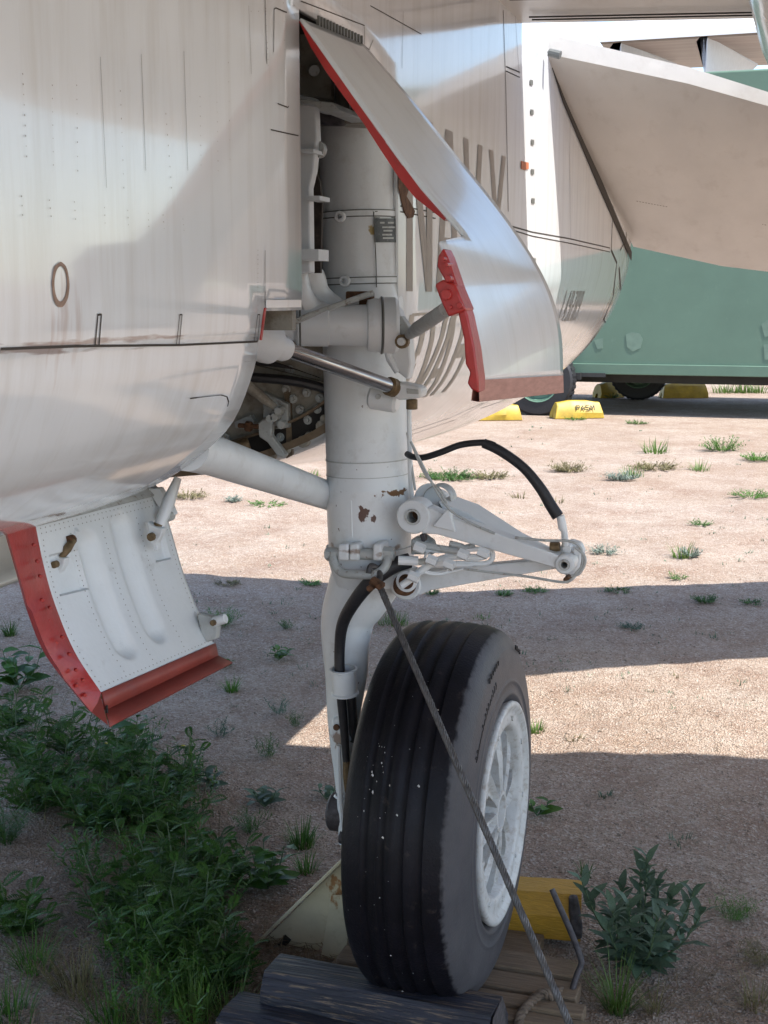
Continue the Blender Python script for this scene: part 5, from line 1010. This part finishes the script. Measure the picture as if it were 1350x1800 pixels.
# tufts: (px, py, radius, height, blades, blade width, material, kind, label)
TF = [(18, 1118, .05, .09, 90, .0022, 'leaf', 't', 'small green tuft at the left edge behind the hanging door'), (390, 1100, .14, .12, 45, .005, 'leaf', 'b', 'feathery green bush behind the roller of the hanging door'), (408, 1212, .05, .07, 90, .002, 'leaf', 't', 'bright green tuft right of the hanging door corner'),
      (490, 1250, .07, .08, 16, .004, 'sage', 'b', 'pale wispy bush between the door corner and the fork'), (385, 1290, .08, .07, 18, .004, 'sage', 'b', 'pale green wispy weed above the small rosette'), (470, 1330, .07, .10, 24, .003, 'leaf', 'b', 'wispy green weed at the left end of the sunlit patch'), (520, 1275, .05, .08, 18, .003, 'leaf', 'b', 'wispy weed just above the sunlit patch'),
      (505, 1108, .06, .06, 26, .004, 'leaf', 'b', 'green bush left of the fork in the shade'), (692, 1096, .09, .07, 170, .0022, 'grass', 't', 'bright grass tuft just above the tyre'), (530, 1480, .07, .08, 150, .002, 'leaf', 't', 'green grass tuft left of the fork foot'), (942, 1285, .05, .05, 90, .0022, 'grass', 't', 'grass tuft in the sunlit strip right of the tyre'), (1010, 1300, .06, .03, 40, .002, 'dry', 't', 'sparse dry tuft in the sunlit strip right of the tyre tuft'),
      (1030, 1540, .04, .06, 26, .002, 'leaf', 't', 'thin green tuft behind the grey-green leafy plant'), (1065, 1400, .04, .03, 30, .003, 'sage', 't', 'tiny tuft in shade right of the wheel'), (1200, 1480, .08, .03, 30, .002, 'sage', 't', 'sparse tuft in the shade above the leafy plant'), (1290, 1610, .10, .07, 60, .002, 'leaf', 'b', 'low green weed at right edge behind the leafy plant'), (1335, 1690, .08, .06, 50, .002, 'dry', 'b', 'dry weed at the right edge near the bottom'),
      (1085, 1775, .05, .14, 110, .0019, 'grass', 't', 'tall bright grass at the foot of the leafy plant'), (1150, 1775, .04, .12, 36, .0016, 'dry', 't', 'thin dry grass beside the bright grass in front of the leafy plant'), (1330, 1770, .06, .09, 60, .0016, 'dry', 't', 'dry grass tuft in the bottom right corner'),
      (140, 1740, .10, .12, 150, .0016, 'dry', 't', 'dry grass clump near the bottom left'), (60, 1700, .09, .11, 110, .0016, 'leaf', 't', 'green grass clump at the bottom left edge'), (345, 1790, .07, .15, 130, .0018, 'grass', 't', 'grass clump at the bottom left of the blue chock'), (405, 1800, .05, .14, 90, .0018, 'grass', 't', 'grass blades leaning over the left end of the blue chock'), (200, 1800, .10, .12, 120, .0018, 'leaf', 't', 'green grass at the bottom edge left of the lower thicket'), (20, 1790, .10, .10, 110, .0017, 'leaf', 't', 'green grass in the bottom left corner'), (300, 1760, .12, .13, 60, .004, 'leaf', 'b', 'bushy green weed at the bottom of the lower thicket'), (10, 1480, .10, .14, 60, .004, 'leaf', 'b', 'bushy green weed at the left edge between the thickets'), (440, 1460, .07, .08, 40, .003, 'leaf', 'b', 'small bushy weed right of the upper thicket'), (540, 1530, .05, .07, 70, .002, 'leaf', 't', 'small green tuft above the cream bracket'), (250, 1790, .08, .09, 70, .0016, 'dry', 't', 'dry grass at the bottom edge below the lower thicket'),
      (1275, 690, .30, .22, 120, .007, 'grass', 't', 'bright tuft below the trailer sill, leftmost of three'), (1305, 690, .25, .2, 110, .007, 'grass', 't', 'bright tuft below the trailer sill, middle of three'), (1335, 690, .3, .22, 120, .007, 'grass', 't', 'bright tuft below the trailer sill, rightmost of three'),
      (1152, 795, .16, .18, 90, .006, 'grass', 't', 'upright green tuft on sand right of the yellow chocks'), (1268, 792, .32, .18, 30, .008, 'leaf', 'b', 'spreading weed on sunlit sand toward the upper right'), (1330, 812, .25, .12, 24, .008, 'leaf', 'b', 'green weed on sunlit sand at the right edge'),
      (790, 840, .45, .13, 60, .008, 'leaf', 'b', 'wide green weed patch right of the strut behind the looped hose'), (860, 838, .35, .10, 44, .008, 'dry', 'b', 'olive weed patch behind the middle of the looped hose'), (1000, 826, .30, .14, 40, .007, 'dry', 'b', 'olive weed clump just right of the looped hose'), (1150, 824, .42, .12, 46, .008, 'dry', 'b', 'wide olive weed patch on sand right of centre'), (1092, 845, .22, .12, 26, .009, 'silver', 'b', 'silvery weed in front of the wide olive patch'), (1112, 838, .12, .12, 70, .005, 'grass', 't', 'bright green tuft between silvery weed and olive patch'), (1230, 825, .11, .12, 60, .005, 'grass', 't', 'small bright tuft right of the wide olive patch'),
      (1320, 878, .28, .09, 30, .006, 'leaf', 'b', 'low green weed at the right edge in sunlit sand'), (913, 873, .10, .06, 30, .005, 'dry', 't', 'small tuft on sand inside the hose loop'), (1215, 978, .12, .08, 20, .006, 'silver', 'b', 'silvery weed beside the bright tuft near the shadow edge'), (1200, 978, .08, .10, 60, .004, 'grass', 't', 'bright tuft near the shadow edge at right'), (1065, 970, .16, .08, 18, .006, 'silver', 'b', 'silvery weed just right of the torque link tip'), (1232, 925, .14, .06, 14, .006, 'leaf', 'b', 'sparse weed on sunlit sand at right'), (980, 882, .08, .06, 20, .005, 'dry', 't', 'small tuft under the end of the black hose'),
      (330, 875, .30, .09, 30, .007, 'dry', 'b', 'olive weed seen under the belly left of the drag brace'), (535, 835, .2, .08, 30, .006, 'grass', 't', 'green tuft seen between drag brace and strut'), (470, 888, .30, .06, 22, .007, 'leaf', 'b', 'flat weed below the drag brace'), (410, 880, .12, .07, 18, .007, 'silver', 'b', 'silvery weed below the drag brace on its left'), (545, 1025, .12, .04, 20, .004, 'leaf', 'b', 'flat weed just left of the strut foot'), (400, 1028, .14, .04, 18, .004, 'dry', 'b', 'low dry weed right of the belly door at shadow edge'),
      (1240, 1058, .10, .06, 20, .005, 'leaf', 'b', 'dark green weed in the shade band at right'), (940, 1040, .12, .05, 16, .004, 'leaf', 'b', 'weed in the shade band below the link tip'), (1085, 1040, .14, .04, 16, .004, 'leaf', 'b', 'flat weed in the shade band right of the link tip'), (845, 1082, .06, .04, 20, .003, 'leaf', 't', 'tiny green tuft behind the top of the tyre'), (1110, 1100, .10, .04, 12, .004, 'sage', 'b', 'faint weed in the middle of the shade band'), (1190, 1190, .05, .04, 10, .003, 'dry', 't', 'sparse dry sprig at the edge of the right shade band'), (885, 1045, .08, .04, 12, .004, 'leaf', 'b', 'small weed in shade left of the link tip'), (760, 1045, .06, .04, 12, .004, 'leaf', 'b', 'small weed below the torque link pivot'),
      (1120, 745, .3, .08, 22, .008, 'leaf', 'b', 'weed growing in the shade of the trailer'), (1010, 738, .3, .08, 20, .008, 'leaf', 'b', 'weed at the foot of the lettered yellow chock'), (1075, 700, .2, .12, 14, .008, 'leaf', 'b', 'weed in shade between the trailer tyres'), (1320, 1060, .12, .04, 12, .004, 'leaf', 'b', 'weed at the right edge in the shade band'), (1190, 1015, .1, .05, 10, .004, 'leaf', 'b', 'small weed on the far edge of the shade band')]
for px, py, r_, h_, n_, w, m_, k, lab in TF:
    p = AZ(px, py, 0); p.z = gz(p.x, p.y) if p.y < 14 else 0; mb = MB()
    if p.y > 3.5: n_ = int(n_ * (2.6 if k == 'b' else .9)); w *= 1.35 if k == 'b' else 1.0; r_ *= 1.25 if k == 'b' else 1.5
    if k == 't': tuft(mb, p, r_ * .6, h_, n_, w)
    else: bushy(mb, p, r_, h_, n_, 8, max(.018, h_ * .3), w * .6)
    o_ = mb.build('grass_tuft' if k == 't' else 'weed', M[m_], angle=180); tag(o_, lab, 'grass' if k == 't' else 'weed')
mb = MB()                                             # tiny seedlings nobody could count
for _ in range(520):
    p = AZ(random.uniform(-20, 1370), random.uniform(720, 1250), 0)
    if p.y > 15 : continue
    p.z = gz(p.x, p.y) if p.y < 14 else 0; tuft(mb, p, .02 + .02 * random.random(), random.uniform(.01, .035), random.randint(3, 12), .002 + p.y * .0002, 1.5)
tag(mb.build('seedlings', M['sage'], angle=180), 'tiny scattered seedlings over the sand', kind='stuff')
